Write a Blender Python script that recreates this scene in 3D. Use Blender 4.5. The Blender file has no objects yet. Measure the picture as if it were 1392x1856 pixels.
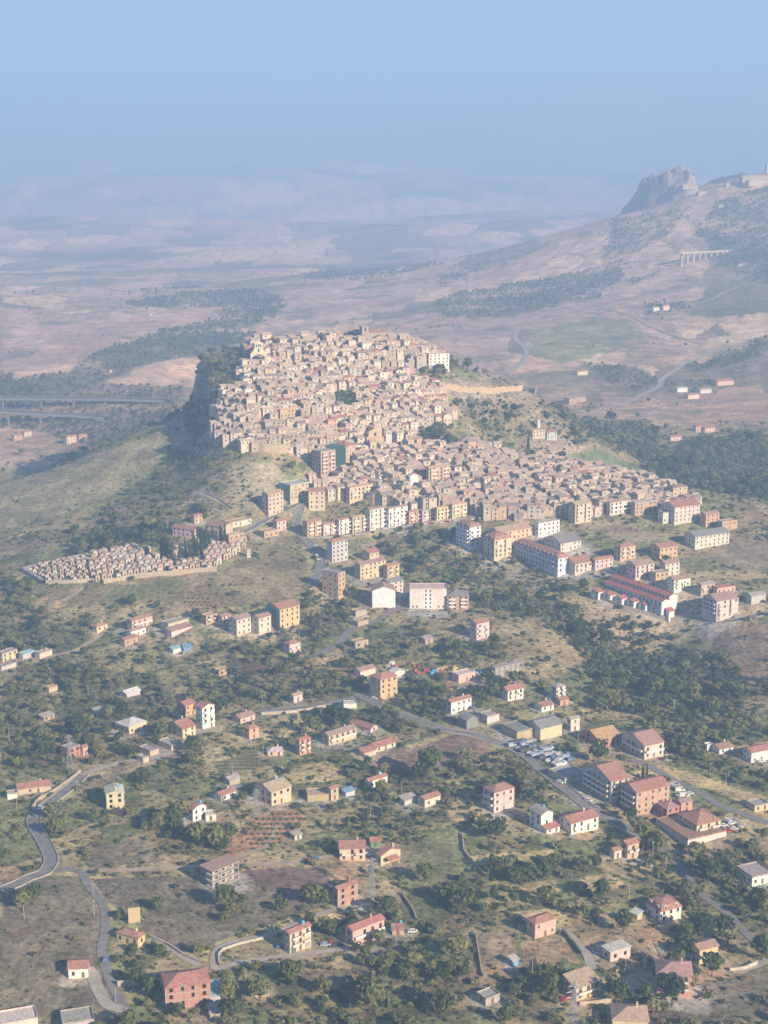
import bpy, math, random
import numpy as np
from mathutils import Matrix, Vector

# ------------------------------------------------------------------ camera, sky, sun, haze numbers, exposure
SC = bpy.context.scene
COL = SC.collection
ZC = 400.0                       # camera height above datum
FPX, CU, CV = 2900.0, 696.0, 928.0
PITCH = math.radians(13.8)
cam = bpy.data.objects.new('camera', bpy.data.cameras.new('camera'))
cam.data.sensor_fit = 'VERTICAL'
cam.data.sensor_height = 36.0
cam.data.lens = 36.0 * FPX / 1856.0
cam.data.clip_start = 1.0
cam.data.clip_end = 120000.0
cam.location = (0, 0, ZC)
cam.rotation_euler = (math.pi / 2 - PITCH, 0, 0)
COL.objects.link(cam)
SC.camera = cam

SUN_DIR = Vector((0.70, -0.71, 0.0)).normalized()      # towards the sun, on the ground plane
SUN_EL = math.radians(25)
w = bpy.data.worlds.new('World'); SC.world = w; w.use_nodes = True
nt = w.node_tree; nt.nodes.clear()
sky = nt.nodes.new('ShaderNodeTexSky'); sky.sky_type = 'NISHITA'; sky.sun_disc = False
sky.sun_elevation = SUN_EL
sky.sun_rotation = math.atan2(SUN_DIR.x, SUN_DIR.y)
sky.altitude = 900; sky.air_density = 1.5; sky.dust_density = 0.4; sky.ozone_density = 2.0
bg = nt.nodes.new('ShaderNodeBackground'); bg.inputs['Strength'].default_value = 0.0488
out = nt.nodes.new('ShaderNodeOutputWorld')
tint = nt.nodes.new('ShaderNodeMix'); tint.data_type = 'RGBA'; tint.blend_type = 'MULTIPLY'; tint.inputs[0].default_value = 1.0
tint.inputs[7].default_value = (0.48, 0.62, 0.97, 1)          # white balance of the evening air
nt.links.new(sky.outputs[0], tint.inputs[6]); nt.links.new(tint.outputs[2], bg.inputs[0]); nt.links.new(bg.outputs[0], out.inputs[0])
sd = bpy.data.lights.new('sun', 'SUN'); sd.energy = 5.0; sd.angle = math.radians(0.6); sd.color = (1.0, 0.81, 0.58)
sun = bpy.data.objects.new('sun', sd); COL.objects.link(sun)
tosun = Vector((SUN_DIR.x * math.cos(SUN_EL), SUN_DIR.y * math.cos(SUN_EL), math.sin(SUN_EL)))
sun.rotation_euler = tosun.to_track_quat('Z', 'Y').to_euler()
HAZE_DENSITY = 2.9e-4
HAZE_COLOR = (0.372, 0.58, 0.885)
vs = SC.view_settings
vs.view_transform = 'Standard'; vs.look = 'None'; vs.gamma = 1.0; vs.exposure = 1.32; vs.use_curve_mapping = False
cy = SC.cycles
cy.use_denoising = True
cy.max_bounces = 5; cy.diffuse_bounces = 2; cy.glossy_bounces = 2; cy.transparent_max_bounces = 6
cy.volume_bounces = 2

rng = np.random.default_rng(7)
random.seed(7)

# ------------------------------------------------------------------ photo pixel <-> direction
CP, SP = math.cos(PITCH), math.sin(PITCH)
def ray(u, v):
    a = (u - CU) / FPX; b = (CV - v) / FPX
    return np.array([a, CP + b * SP, -SP + b * CP])
def project(x, y, z):
    x = np.asarray(x, float); y = np.asarray(y, float); z = np.asarray(z, float) - ZC
    f = y * CP - z * SP
    up = y * SP + z * CP
    return CU + FPX * x / f, CV - FPX * up / f

# ------------------------------------------------------------------ value noise
_T = np.random.default_rng(3).random((256, 256))
def vnoise(x, y):
    x = np.asarray(x, float); y = np.asarray(y, float)
    xi = np.floor(x).astype(int); yi = np.floor(y).astype(int)
    fx = x - xi; fy = y - yi
    fx = fx * fx * (3 - 2 * fx); fy = fy * fy * (3 - 2 * fy)
    a = _T[xi & 255, yi & 255]; b = _T[(xi + 1) & 255, yi & 255]
    c = _T[xi & 255, (yi + 1) & 255]; d = _T[(xi + 1) & 255, (yi + 1) & 255]
    return (a * (1 - fx) + b * fx) * (1 - fy) + (c * (1 - fx) + d * fx) * fy
def fbm(x, y, o=4, ox=0.0):
    s = 0; a = 0.5; x = np.asarray(x, float) + ox; y = np.asarray(y, float) - ox * 0.7
    for _ in range(o):
        s = s + a * (vnoise(x, y) - 0.5); a *= 0.5; x = x * 2.03 + 17.1; y = y * 2.03 + 5.3
    return s * 2      # about -1..1
def sstep(a, b, x):
    t = np.clip((x - a) / (b - a), 0, 1); return t * t * (3 - 2 * t)
def in_poly(u, v, poly):
    u = np.asarray(u); v = np.asarray(v); r = np.zeros(u.shape, bool); n = len(poly)
    for i in range(n):
        x1, y1 = poly[i]; x2, y2 = poly[(i + 1) % n]
        if y1 == y2: continue
        c = ((y1 > v) != (y2 > v)) & (u < (x2 - x1) * (v - y1) / (y2 - y1) + x1)
        r ^= c
    return r

# ------------------------------------------------------------------ terrain: control points (pixel, height below the camera)
CTL = [  # u, v, z
 (0,1856,-322),(350,1856,-320),(700,1856,-321),(1050,1856,-322),(1392,1856,-325),
 (0,1650,-312),(150,1680,-316),(100,1500,-318),(350,1650,-319),(700,1650,-322),(1050,1650,-323),(1392,1650,-330),
 (0,1400,-322),(250,1400,-320),(500,1400,-321),(800,1400,-321),(1100,1400,-322),(1392,1400,-326),
 (0,1250,-326),(250,1250,-324),(500,1230,-323),(700,1230,-321),(900,1230,-319),(1200,1230,-333),(1392,1230,-326),
 (0,1130,-326),(200,1130,-318),(450,1130,-315),(620,1130,-318),(780,1100,-315),(900,1120,-313),(1000,1150,-316),(1120,1170,-334),(1250,1170,-333),(1380,1150,-318),
 (60,1060,-309),(240,1045,-304),(400,1030,-300),(500,1020,-301),(570,1050,-306),(680,1060,-311),(850,1050,-315),(960,1060,-315),(1150,1090,-313),(1300,1110,-312),(1392,1060,-308),
 (0,1010,-312),(120,990,-306),(300,985,-299),(450,960,-295),(560,965,-298),(760,1000,-307),(900,1000,-305),(1040,1020,-305),(1300,1000,-304),(1392,990,-302),
 (500,920,-288),(560,910,-288),(650,950,-296),(740,940,-294),(840,945,-294),(960,950,-294),(1100,940,-294),(1250,940,-294),
 (200,930,-299),(100,960,-305),(330,900,-287),(430,880,-273),(480,850,-264),
 (400,810,-254),(470,810,-254),(560,830,-262),(620,830,-265),(700,830,-265),(760,810,-264),(850,830,-270),(950,845,-277),(1060,860,-281),(1180,885,-285),(1260,905,-288),
 (650,880,-279),(750,890,-281),(900,900,-284),(1050,905,-287),
 (450,720,-226),(560,730,-231),(680,700,-229),(680,760,-246),(790,740,-241),(800,790,-259),
 (460,650,-207),(440,640,-205),(520,622,-200),(600,622,-200),(660,620,-199),(740,640,-206),(800,662,-216),
 (760,690,-226),(850,700,-238),(970,703,-246),(830,760,-254),(900,770,-272),(880,735,-255),
 (300,765,-260),(320,752,-258),(250,793,-269),(200,812,-277),(150,830,-287),(0,870,-300),(300,850,-283),(335,738,-256),(338,775,-259),(345,810,-266),(310,800,-267),(300,830,-276),(355,850,-273),
]
CTL_R = [  # u, R, z : ground the photo hides or that runs beyond the frame
 (350,1620,-290),(500,1660,-285),(650,1660,-285),(800,1640,-285),(950,1620,-290),(350,1800,-340),(600,1850,-340),(850,1800,-335),
 (250,1500,-300),(100,1480,-325),(0,1440,-330),(-150,1300,-318),(0,1600,-352),(150,1650,-355),(-200,1550,-350),(-250,900,-322),(-250,1100,-318),(1600,900,-325),(1650,1100,-312),(1650,1400,-312),
 (1050,1440,-310),(1180,1450,-322),(1300,1420,-318),(1392,1330,-306),(1250,1360,-304),(1550,1250,-300),
 (1300,1560,-332),(1150,1560,-318),(1000,1600,-305),(1100,1650,-318),(1392,1600,-330),(1550,1600,-330),
 (1050,1760,-322),(1250,1750,-324),(1392,1780,-324),(1600,1800,-322),
 (-250,380,-318),(200,380,-318),(700,380,-320),(1200,380,-324),(1650,380,-326),(-250,650,-316),(1650,650,-330),
 (0,1850,-360),(150,1980,-352),(300,1950,-350),(50,2150,-350),(300,2250,-345),(-250,2000,-355),
 (0,2450,-352),(250,2450,-340),(450,2500,-330),(700,2300,-332),(900,2200,-330),(1050,2260,-331),(1200,2080,-327),(1350,1990,-326),(1600,2050,-322),
 (0,2850,-338),(150,3050,-326),(300,2950,-331),(500,2900,-330),(700,2900,-325),(900,2550,-322),(950,2500,-322),(1100,2750,-316),(1300,2600,-300),(1500,2600,-290),
 (-250,3100,-328),(100,3500,-360),(300,3500,-350),(600,3500,-335),
 (780,3350,-328),(900,3400,-292),(1000,3450,-250),(1130,3520,-200),(1250,3100,-258),(1392,2900,-268),(1392,3300,-188),(1550,3000,-250),(1250,3450,-172),
 (1290,3650,-114),(1250,3600,-132),(1392,3720,-112),(1550,3700,-105),(1650,3400,-150),(1192,3600,-122),
 (1150,3950,-230),(1392,4050,-190),(1600,4100,-180),(1000,3900,-300),(1100,4400,-350),(1392,4700,-350),(1650,4700,-340),
 (0,4200,-378),(400,4200,-378),(750,4200,-375),(0,5500,-385),(500,5500,-385),(900,5300,-380),(1300,6000,-380),(1700,6000,-380),
 (-300,9000,-390),(700,9000,-390),(1700,9000,-390),(-300,20000,-400),(700,20000,-400),(1700,20000,-400),(-300,60000,-400),(700,60000,-400),(1700,60000,-400),
]
pts = []
for u, v, z in CTL:
    d = ray(u, v); t = z / d[2]; pts.append((d[0] * t, d[1] * t, z))
for u, R, z in CTL_R:
    th = math.atan((u - CU) / FPX / (CP * 1.0)); pts.append((R * math.sin(th), R * math.cos(th), z))
pts = np.array(pts)

# cliffs, added as steps
EDGE_A = np.array([(-120.,1236.),(-141.,1262.),(-146.,1300.),(-151.,1350.),(-160.,1400.),(-172.,1440.),(-168.,1475.),(-120.,1515.)])
def seg_sd(x, y, P):
    """distance to a polyline, positive on its left side"""
    best = np.full(np.shape(x), 1e9); sg = np.ones(np.shape(x)); along = np.zeros(np.shape(x)); acc = 0.0
    for (x1, y1), (x2, y2) in zip(P[:-1], P[1:]):
        dx, dy = x2 - x1, y2 - y1; L2 = dx * dx + dy * dy
        t = np.clip(((x - x1) * dx + (y - y1) * dy) / L2, 0, 1)
        ex = x - x1 - t * dx; ey = y - y1 - t * dy; d = np.hypot(ex, ey)
        m = d < best
        best = np.where(m, d, best); sg = np.where(m, np.sign(dx * (y - y1) - dy * (x - x1)), sg)
        along = np.where(m, acc + t * math.sqrt(L2), along); acc += math.sqrt(L2)
    return best * sg, along, acc
ROCK_C = np.array([602.0, 3590.0])
def cliffs(x, y):
    sd_, al, tot = seg_sd(x, y, EDGE_A)
    wob = fbm(al / 16.0, x * 0 + 3.1, 3) * 7 + fbm(x / 9.0, y / 9.0, 2, 9) * 3
    s = sd_ + wob
    h = (12 + 26 * sstep(70, 190, al)) * sstep(0, 60, al) * sstep(0, 30, tot - al)
    fade = np.exp(-(np.maximum(np.abs(sd_) - 8, 0) / 55.0) ** 2)      # the step dies away on both sides
    st = 0.5 - sstep(-7, 7, s)
    z = h * st * fade
    # the big crag on the far hill: a mesa whose left and front faces are sheer
    dx_, dy_ = x - ROCK_C[0], y - ROCK_C[1]
    ex = (dx_ * 0.62 - dy_ * 0.78) / 104.0; ey = (dx_ * 0.78 + dy_ * 0.62) / 58.0
    q = np.sqrt(ex * ex + ey * ey) + fbm(x / 45.0, y / 45.0, 3, 4) * 0.30 + fbm(x / 12.0, y / 12.0, 2, 14) * 0.05
    m = 0.50 * (1 - sstep(0.94, 1.04, q)) + 0.30 * (1 - sstep(0.74, 0.83, q + fbm(x / 22.0, y / 22.0, 2, 24) * 0.22)) + 0.20 * (1 - sstep(0.50, 0.60, q + fbm(x / 16.0, y / 16.0, 2, 34) * 0.3))
    right = sstep(62, 110, x - ROCK_C[0])
    step2 = sstep(-52, -30, x - ROCK_C[0] + fbm(x / 20.0, y / 20.0, 2, 6) * 25)
    z = z + m * ((44 + 22 * step2 + fbm(x / 14.0, y / 14.0, 3, 12) * 8) * (1 - 0.7 * right))
    return z
sc_ = 1300.0
def warp(x, y):
    R = np.hypot(x, y); return np.stack([np.arctan2(x, y) * sc_, np.log(R / 400.0) * sc_], -1)
A = warp(pts[:, 0], pts[:, 1]); zc = pts[:, 2] - cliffs(pts[:, 0], pts[:, 1])
c2 = 35.0 ** 2
K = np.sqrt(((A[:, None] - A[None]) ** 2).sum(-1) + c2)
n = len(A)
M = np.zeros((n + 1, n + 1)); M[:n, :n] = K - np.eye(n) * 6.0; M[:n, n] = 1; M[n, :n] = 1
sol = np.linalg.solve(M, np.append(zc, 0.0))
def height_raw(x, y):
    W = warp(x, y); o = np.full(x.shape, sol[n])
    for i in range(n):
        o += sol[i] * np.sqrt((W[..., 0] - A[i, 0]) ** 2 + (W[..., 1] - A[i, 1]) ** 2 + c2)
    R = np.hypot(x, y)
    o += cliffs(x, y)
    o += fbm(x / 70.0, y / 70.0, 4) * 2.6 * sstep(350, 600, R) + fbm(x / 14.0, y / 14.0, 3, 5) * 0.7
    far = sstep(1700, 2400, R)
    o += far * fbm(x / 420.0, y / 420.0, 5, 2) * 22
    vf = sstep(4200, 7000, R)
    o += vf * fbm(x / 2300.0, y / 1500.0, 5, 8) * 215
    mt = sstep(11000, 17000, R)
    th = np.arctan2(x, y)
    o += mt * (0.6 + 0.95 * fbm(x / 4500.0, y / 4500.0, 5, 1)) * (250 + 560 * sstep(-0.15, 0.22, th)) * (1 - sstep(26000, 34000, R) * 0.8)
    return o + ZC

th_in = np.radians(np.linspace(-14.2, 14.2, 520))
th_out = np.radians(14.2 + 14.0 * np.linspace(0, 1, 46)[1:] ** 1.3)
TH = np.concatenate([-th_out[::-1], th_in, th_out])
Rs = [330.0]
while Rs[-1] < 42000:
    r = Rs[-1]
    d = max(0.8, r * r * 3.1e-6)
    if r > 960: d = min(d, 3.2)
    if r > 1720: d = 8.0
    if r > 2300: d = 14.0
    if r > 3050: d = 8.5
    if r > 3480: d = 4.5
    if r > 3690: d = 9.0
    if r > 3760: d = 20.0 * (r / 3760) ** 2
    Rs.append(r + d)
RS = np.array(Rs)
GX = RS[:, None] * np.sin(TH)[None]; GY = RS[:, None] * np.cos(TH)[None]
GZ = np.zeros_like(GX)
for i in range(0, len(RS), 64):
    GZ[i:i + 64] = height_raw(GX[i:i + 64], GY[i:i + 64])
def H(x, y):
    x = np.asarray(x, float); y = np.asarray(y, float)
    th = np.arctan2(x, y); R = np.hypot(x, y)
    j = np.clip(np.searchsorted(TH, th) - 1, 0, len(TH) - 2); i = np.clip(np.searchsorted(RS, R) - 1, 0, len(RS) - 2)
    ft = np.clip((th - TH[j]) / (TH[j + 1] - TH[j]), 0, 1); fr = np.clip((R - RS[i]) / (RS[i + 1] - RS[i]), 0, 1)
    return (GZ[i, j] * (1 - fr) + GZ[i + 1, j] * fr) * (1 - ft) + (GZ[i, j + 1] * (1 - fr) + GZ[i + 1, j + 1] * fr) * ft
_TS = np.concatenate([np.arange(350, 2200, 1.5), np.arange(2200, 5000, 5), np.geomspace(5000, 41000, 300)])
def ground(u, v, skip=0.0):
    """first ground point seen in the direction of a photo pixel"""
    d = ray(u, v); L = math.hypot(d[0], d[1]); d = d / L
    x = d[0] * _TS; y = d[1] * _TS; z = ZC + d[2] * _TS
    below = (z < H(x, y)) & (_TS > skip)
    k = int(np.argmax(below)) if below.any() else len(_TS) - 1
    a, b = _TS[max(k - 1, 0)], _TS[k]
    for _ in range(18):
        m = (a + b) / 2
        if ZC + d[2] * m < H(d[0] * m, d[1] * m): b = m
        else: a = m
    return np.array([d[0] * b, d[1] * b, float(H(d[0] * b, d[1] * b))])
def ppm(p):
    return FPX / (p[1] * CP - (p[2] - ZC) * SP)

# ------------------------------------------------------------------ materials
def new_mat(name):
    m = bpy.data.materials.new(name); m.use_nodes = True
    nt = m.node_tree; b = nt.nodes['Principled BSDF']
    b.inputs['Specular IOR Level'].default_value = 0.15
    b.inputs['Roughness'].default_value = 0.85
    return m, nt, b
def mixrgb(nt, a, b, f, mode='MIX'):
    x = nt.nodes.new('ShaderNodeMix'); x.data_type = 'RGBA'; x.blend_type = mode
    for i, s in ((0, f), (6, a), (7, b)):
        if hasattr(s, 'is_linked'): nt.links.new(s, x.inputs[i])
        else: x.inputs[i].default_value = s if i == 0 else (*s, 1)
    return x.outputs[2]
def noise_node(nt, scale, detail=4, coord='Object', rough=0.6, vec=None):
    if vec is None:
        tc = nt.nodes.new('ShaderNodeTexCoord'); vec = tc.outputs[coord]
    nz = nt.nodes.new('ShaderNodeTexNoise'); nz.inputs['Scale'].default_value = scale
    nz.inputs['Detail'].default_value = detail; nz.inputs['Roughness'].default_value = rough
    nt.links.new(vec, nz.inputs['Vector']); return nz.outputs['Fac']
def ramp(nt, fac, lo, hi, vlo, vhi):
    r = nt.nodes.new('ShaderNodeMapRange'); r.inputs[1].default_value = lo; r.inputs[2].default_value = hi
    r.inputs[3].default_value = vlo; r.inputs[4].default_value = vhi; nt.links.new(fac, r.inputs[0]); return r.outputs[0]
def bump(nt, b, h, s, d):
    bn = nt.nodes.new('ShaderNodeBump'); bn.inputs['Strength'].default_value = s; bn.inputs['Distance'].default_value = d
    nt.links.new(h, bn.inputs['Height']); nt.links.new(bn.outputs[0], b.inputs['Normal'])
def colored(name, source, lo, hi, scale, bscale=3.0, bs=0.3, bd=0.05, streak=False, rough=0.85, patch=False):
    """colour from the object's own colour ('object') or a colour attribute, with weathering noise"""
    m, nt, b = new_mat(name)
    if source == 'object':
        s = nt.nodes.new('ShaderNodeObjectInfo'); col = s.outputs['Color']
    elif isinstance(source, str):
        s = nt.nodes.new('ShaderNodeVertexColor'); s.layer_name = source; col = s.outputs['Color']
    else:
        s = nt.nodes.new('ShaderNodeRGB'); s.outputs[0].default_value = (*source, 1); col = s.outputs[0]
    f1 = ramp(nt, noise_node(nt, scale, 5), 0.3, 0.7, lo, hi)
    v = nt.nodes.new('ShaderNodeCombineColor')
    for i in range(3): nt.links.new(f1, v.inputs[i])
    c = mixrgb(nt, col, v.outputs[0], 1.0, 'MULTIPLY')
    if streak:
        tc = nt.nodes.new('ShaderNodeTexCoord'); mp = nt.nodes.new('ShaderNodeMapping'); mp.inputs['Scale'].default_value = (1.2, 1.2, 0.15)
        nt.links.new(tc.outputs['Object'], mp.inputs[0])
        st = ramp(nt, noise_node(nt, 1.0, 4, vec=mp.outputs[0]), 0.5, 0.75, 0.0, 0.22)
        c = mixrgb(nt, c, (0.16, 0.14, 0.12), st)
    if patch:      # relaid and lichened areas of tiles, and the rows themselves
        c = mixrgb(nt, c, (0.42, 0.34, 0.26), ramp(nt, noise_node(nt, 0.45, 5, rough=0.7), 0.5, 0.68, 0.0, 0.55))
        tc = nt.nodes.new('ShaderNodeTexCoord'); wv_ = nt.nodes.new('ShaderNodeTexWave'); wv_.bands_direction = 'X'; wv_.inputs['Scale'].default_value = 0.75; wv_.inputs['Distortion'].default_value = 1.0
        nt.links.new(tc.outputs['Object'], wv_.inputs['Vector'])
        c = mixrgb(nt, c, (0.16, 0.11, 0.09), ramp(nt, wv_.outputs['Fac'], 0.0, 0.35, 0.3, 0.0))
    nt.links.new(c, b.inputs['Base Color'])
    b.inputs['Roughness'].default_value = rough
    if bs: bump(nt, b, noise_node(nt, bscale, 3), bs, bd)
    return m
M_WALL = colored('plaster', 'object', 0.78, 1.08, 0.35, streak=True)
M_ROOF = colored('roof_tiles', 'object', 0.6, 1.2, 0.8, 2.5, 0.5, 0.08, patch=True)
M_PLAIN = colored('painted', 'object', 0.9, 1.05, 1.0, bs=0)
M_TWALL = colored('town_plaster', 'Col', 0.86, 1.12, 0.3, streak=True)
M_TROOF = colored('town_tiles', 'Col', 0.7, 1.2, 0.7, 2.5, 0.5, 0.08, patch=True)
M_STONE = colored('dry_stone', 'object', 0.55, 1.2, 0.9, 2.0, 0.7, 0.15)
M_ASPH = colored('asphalt', (0.235, 0.222, 0.205), 0.72, 1.25, 0.35, bs=0)
M_CONC_ROAD = colored('pale_concrete_track', (0.40, 0.36, 0.30), 0.8, 1.15, 0.2, bs=0)
M_DIRT = colored('dirt_track', (0.42, 0.33, 0.23), 0.75, 1.2, 0.2, bs=0)
M_BARK = colored('bark', (0.11, 0.085, 0.06), 0.7, 1.2, 2.0, bs=0)
M_ROCKC = colored('rock', (0.40, 0.34, 0.28), 0.5, 1.25, 0.06, 0.3, 0.8, 1.0)
m, nt, b = new_mat('window_glass'); b.inputs['Base Color'].default_value = (0.025, 0.03, 0.035, 1); b.inputs['Roughness'].default_value = 0.25; b.inputs['Specular IOR Level'].default_value = 0.4; M_GLASS = m
m, nt, b = new_mat('galvanised_steel'); b.inputs['Base Color'].default_value = (0.42, 0.43, 0.44, 1); b.inputs['Metallic'].default_value = 0.4; b.inputs['Roughness'].default_value = 0.5; M_STEEL = m
def leaf_mat(name, a, bcol, c):
    m, nt, b = new_mat(name)
    oi = nt.nodes.new('ShaderNodeObjectInfo')
    r = nt.nodes.new('ShaderNodeValToRGB'); r.color_ramp.elements[0].color = (*a, 1); r.color_ramp.elements[1].color = (*c, 1)
    e = r.color_ramp.elements.new(0.55); e.color = (*bcol, 1)
    nt.links.new(oi.outputs['Random'], r.inputs[0])
    f = ramp(nt, noise_node(nt, 0.9, 3), 0.3, 0.7, 0.65, 1.35)
    v = nt.nodes.new('ShaderNodeCombineColor')
    for i in range(3): nt.links.new(f, v.inputs[i])
    nt.links.new(mixrgb(nt, r.outputs[0], v.outputs[0], 1.0, 'MULTIPLY'), b.inputs['Base Color'])
    b.inputs['Roughness'].default_value = 0.7
    lc = b.inputs['Base Color'].links[0].from_socket
    tl = nt.nodes.new('ShaderNodeBsdfTranslucent'); nt.links.new(lc, tl.inputs[0])
    ms = nt.nodes.new('ShaderNodeMixShader'); ms.inputs[0].default_value = 0.35; nt.links.new(b.outputs[0], ms.inputs[1]); nt.links.new(tl.outputs[0], ms.inputs[2])
    nt.links.new(ms.outputs[0], nt.nodes['Material Output'].inputs[0])
    return m
M_LEAF = leaf_mat('broad_leaves', (0.085, 0.118, 0.038), (0.14, 0.172, 0.055), (0.27, 0.265, 0.085))
M_OLIVE = leaf_mat('olive_leaves', (0.15, 0.17, 0.085), (0.20, 0.215, 0.105), (0.27, 0.265, 0.13))
M_PINE = leaf_mat('dark_needles', (0.05, 0.08, 0.034), (0.07, 0.102, 0.04), (0.10, 0.13, 0.05))
M_SCRUB = leaf_mat('scrub_leaves', (0.085, 0.098, 0.045), (0.16, 0.15, 0.075), (0.30, 0.245, 0.135))

# ------------------------------------------------------------------ roads (pixel polylines), used for the ground, the trees and the ribbons
ROADS = [  # name, material, half width m, pixels, far?
 ('asphalt_road', 'A', 2.75, [(0,1612),(30,1602),(52,1593),(78,1583),(90,1570),(92,1556),(83,1531),(68,1508),(60,1490),(66,1476),(80,1462),(98,1449),(114,1437),(134,1421),(152,1404)]),
 ('asphalt_road', 'A', 1.9, [(96,1578),(120,1578),(148,1583),(157,1600),(170,1616),(183,1633),(191,1655),(191,1675),(189,1695),(184,1721),(186,1735),(191,1750),(200,1779),(214,1807),(228,1830),(244,1856)]),
 ('concrete_lane', 'C', 1.9, [(150,1406),(168,1398),(195,1389),(235,1379),(272,1377),(300,1367),(330,1350),(357,1330),(385,1319)]),
 ('dirt_track', 'D', 1.7, [(150,1580),(220,1577),(310,1574),(380,1570),(434,1566),(508,1567),(540,1561),(575,1556),(605,1554)]),
 ('dirt_track', 'D', 1.3, [(400,1568),(440,1551),(470,1538),(486,1530),(497,1510),(505,1492)]),
 ('concrete_lane', 'C', 1.4, [(265,1702),(290,1712),(320,1730),(345,1744),(362,1750)]),
 ('concrete_lane', 'C', 1.4, [(388,1756),(386,1735),(394,1720),(414,1709),(450,1702),(500,1690),(530,1676),(560,1664),(601,1652),(622,1648)]),
 ('concrete_lane', 'C', 1.5, [(388,1758),(430,1746),(470,1739),(511,1733),(560,1729),(615,1722),(640,1718)]),
 ('concrete_driveway', 'C', 2.4, [(158,1752),(168,1768),(176,1790),(186,1810),(196,1824),(215,1830),(230,1832)]),
 ('asphalt_road', 'A', 2.8, [(648,1258),(672,1270),(698,1285),(740,1301),(799,1321),(835,1328),(867,1333),(900,1345),(928,1357),(955,1374),(987,1399),(1012,1421),(1038,1441),(1062,1458),(1095,1478),(1127,1498),(1165,1518),(1204,1541)]),
 ('asphalt_road', 'A', 1.9, [(1200,1539),(1230,1570),(1261,1612),(1290,1637),(1318,1656),(1350,1690),(1392,1730)]),
 ('asphalt_road', 'A', 2.6, [(470,1290),(500,1288),(530,1285),(562,1281),(600,1274),(644,1264)]),
 ('asphalt_road', 'A', 2.6, [(572,1193),(590,1180),(615,1166),(626,1152),(640,1140),(660,1132),(684,1125),(704,1112),(723,1098),(735,1080),(742,1062)]),
 ('asphalt_road', 'A', 2.9, [(566,1064),(570,1048),(580,1030),(580,1012),(572,998),(560,984),(545,970),(536,955),(540,938),(545,922),(552,905),(560,890),(572,876),(594,864),(606,850),(622,842)]),
 ('asphalt_road', 'A', 2.9, [(430,970),(450,961),(475,947),(497,934),(520,924),(543,913),(556,900)]),
 ('asphalt_road', 'A', 2.8, [(545,972),(580,973),(620,970),(665,964),(700,958),(737,951),(775,945),(809,940),(840,937)]),
 ('asphalt_road', 'A', 3.0, [(1074,1070),(1100,1086),(1150,1102),(1210,1115),(1260,1124),(1300,1130),(1340,1122),(1392,1108)]),
 ('asphalt_road', 'A', 2.4, [(1141,1375),(1180,1390),(1225,1417),(1270,1440),(1306,1458),(1340,1474),(1392,1494)]),
 ('concrete_lane', 'C', 1.9, [(1010,1684),(1028,1692),(1045,1708),(1059,1725),(1068,1740),(1074,1756)]),
 ('concrete_lane', 'C', 1.5, [(1195,1715),(1205,1730),(1222,1738),(1240,1742)]),
 ('concrete_lane', 'C', 2.2, [(1392,1742),(1370,1750),(1345,1755),(1325,1758)]),
 ('concrete_lane', 'C', 2.2, [(1142,1775),(1148,1790),(1158,1802),(1175,1806)]),
 ('dirt_track', 'D', 2.0, [(20,1198),(60,1196),(100,1188),(135,1180),(165,1163),(180,1150)]),
 ('dirt_track', 'D', 1.5, [(95,1093),(118,1090),(135,1076),(150,1062)]),
 ('dirt_track', 'D', 1.4, [(575,1190),(610,1186),(650,1202)]),
 ('concrete_lane', 'C', 1.5, [(335,912),(360,912),(385,920),(405,932)]),
 ('concrete_lane', 'C', 1.5, [(350,893),(375,897),(400,910),(418,925)]),
 ('country_road', 'C', 4.0, [(1100,738),(1130,733),(1165,716),(1195,700),(1200,688),(1230,668),(1270,648),(1320,632),(1392,616)]),
 ('country_road', 'C', 3.5, [(915,678),(938,665),(953,645),(950,630),(934,612),(938,600),(945,596)]),
 ('dirt_track', 'D', 3.0, [(1395,505),(1340,520),(1310,532),(1270,548),(1240,552)]),
 ('dirt_track', 'D', 2.5, [(800,590),(860,582),(930,575),(985,565),(1040,556),(1085,553)]),
 ('dirt_track', 'D', 2.5, [(740,605),(790,600),(850,600),(900,596),(935,600)]),
 ('dirt_track', 'D', 2.5, [(430,612),(460,596),(490,585),(530,572),(600,556)]),
 ('dirt_track', 'D', 2.5, [(1120,745),(1180,740),(1240,728),(1300,728),(1392,715)]),
 ('dirt_track', 'D', 5.0, [(1085,556),(1120,566),(1160,580),(1195,598),(1240,615),(1280,625)]),
]
ROAD_XY = []
for nm, mk, hw, px in ROADS:
    g = np.array([ground(u, v) for u, v in px])
    # drop points that jump in depth, then Catmull-Rom resample
    P = [g[0]]
    for q in g[1:]: P.append(q)
    P = np.array(P)[:, :2]; dens = []
    Q = np.vstack([2 * P[0] - P[1], P, 2 * P[-1] - P[-2]])
    for i in range(1, len(Q) - 2):
        L = np.linalg.norm(Q[i + 1] - Q[i]); k = max(2, int(L / 2.5))
        for t in np.arange(k) / k:
            dens.append(0.5 * ((2 * Q[i]) + (-Q[i - 1] + Q[i + 1]) * t + (2 * Q[i - 1] - 5 * Q[i] + 4 * Q[i + 1] - Q[i + 2]) * t * t + (-Q[i - 1] + 3 * Q[i] - 3 * Q[i + 1] + Q[i + 2]) * t ** 3))
    dens.append(Q[-2]); ROAD_XY.append(np.array(dens))
RALL = np.vstack([np.column_stack([p, np.full(len(p), r[2])]) for p, r in zip(ROAD_XY, ROADS)])
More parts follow.
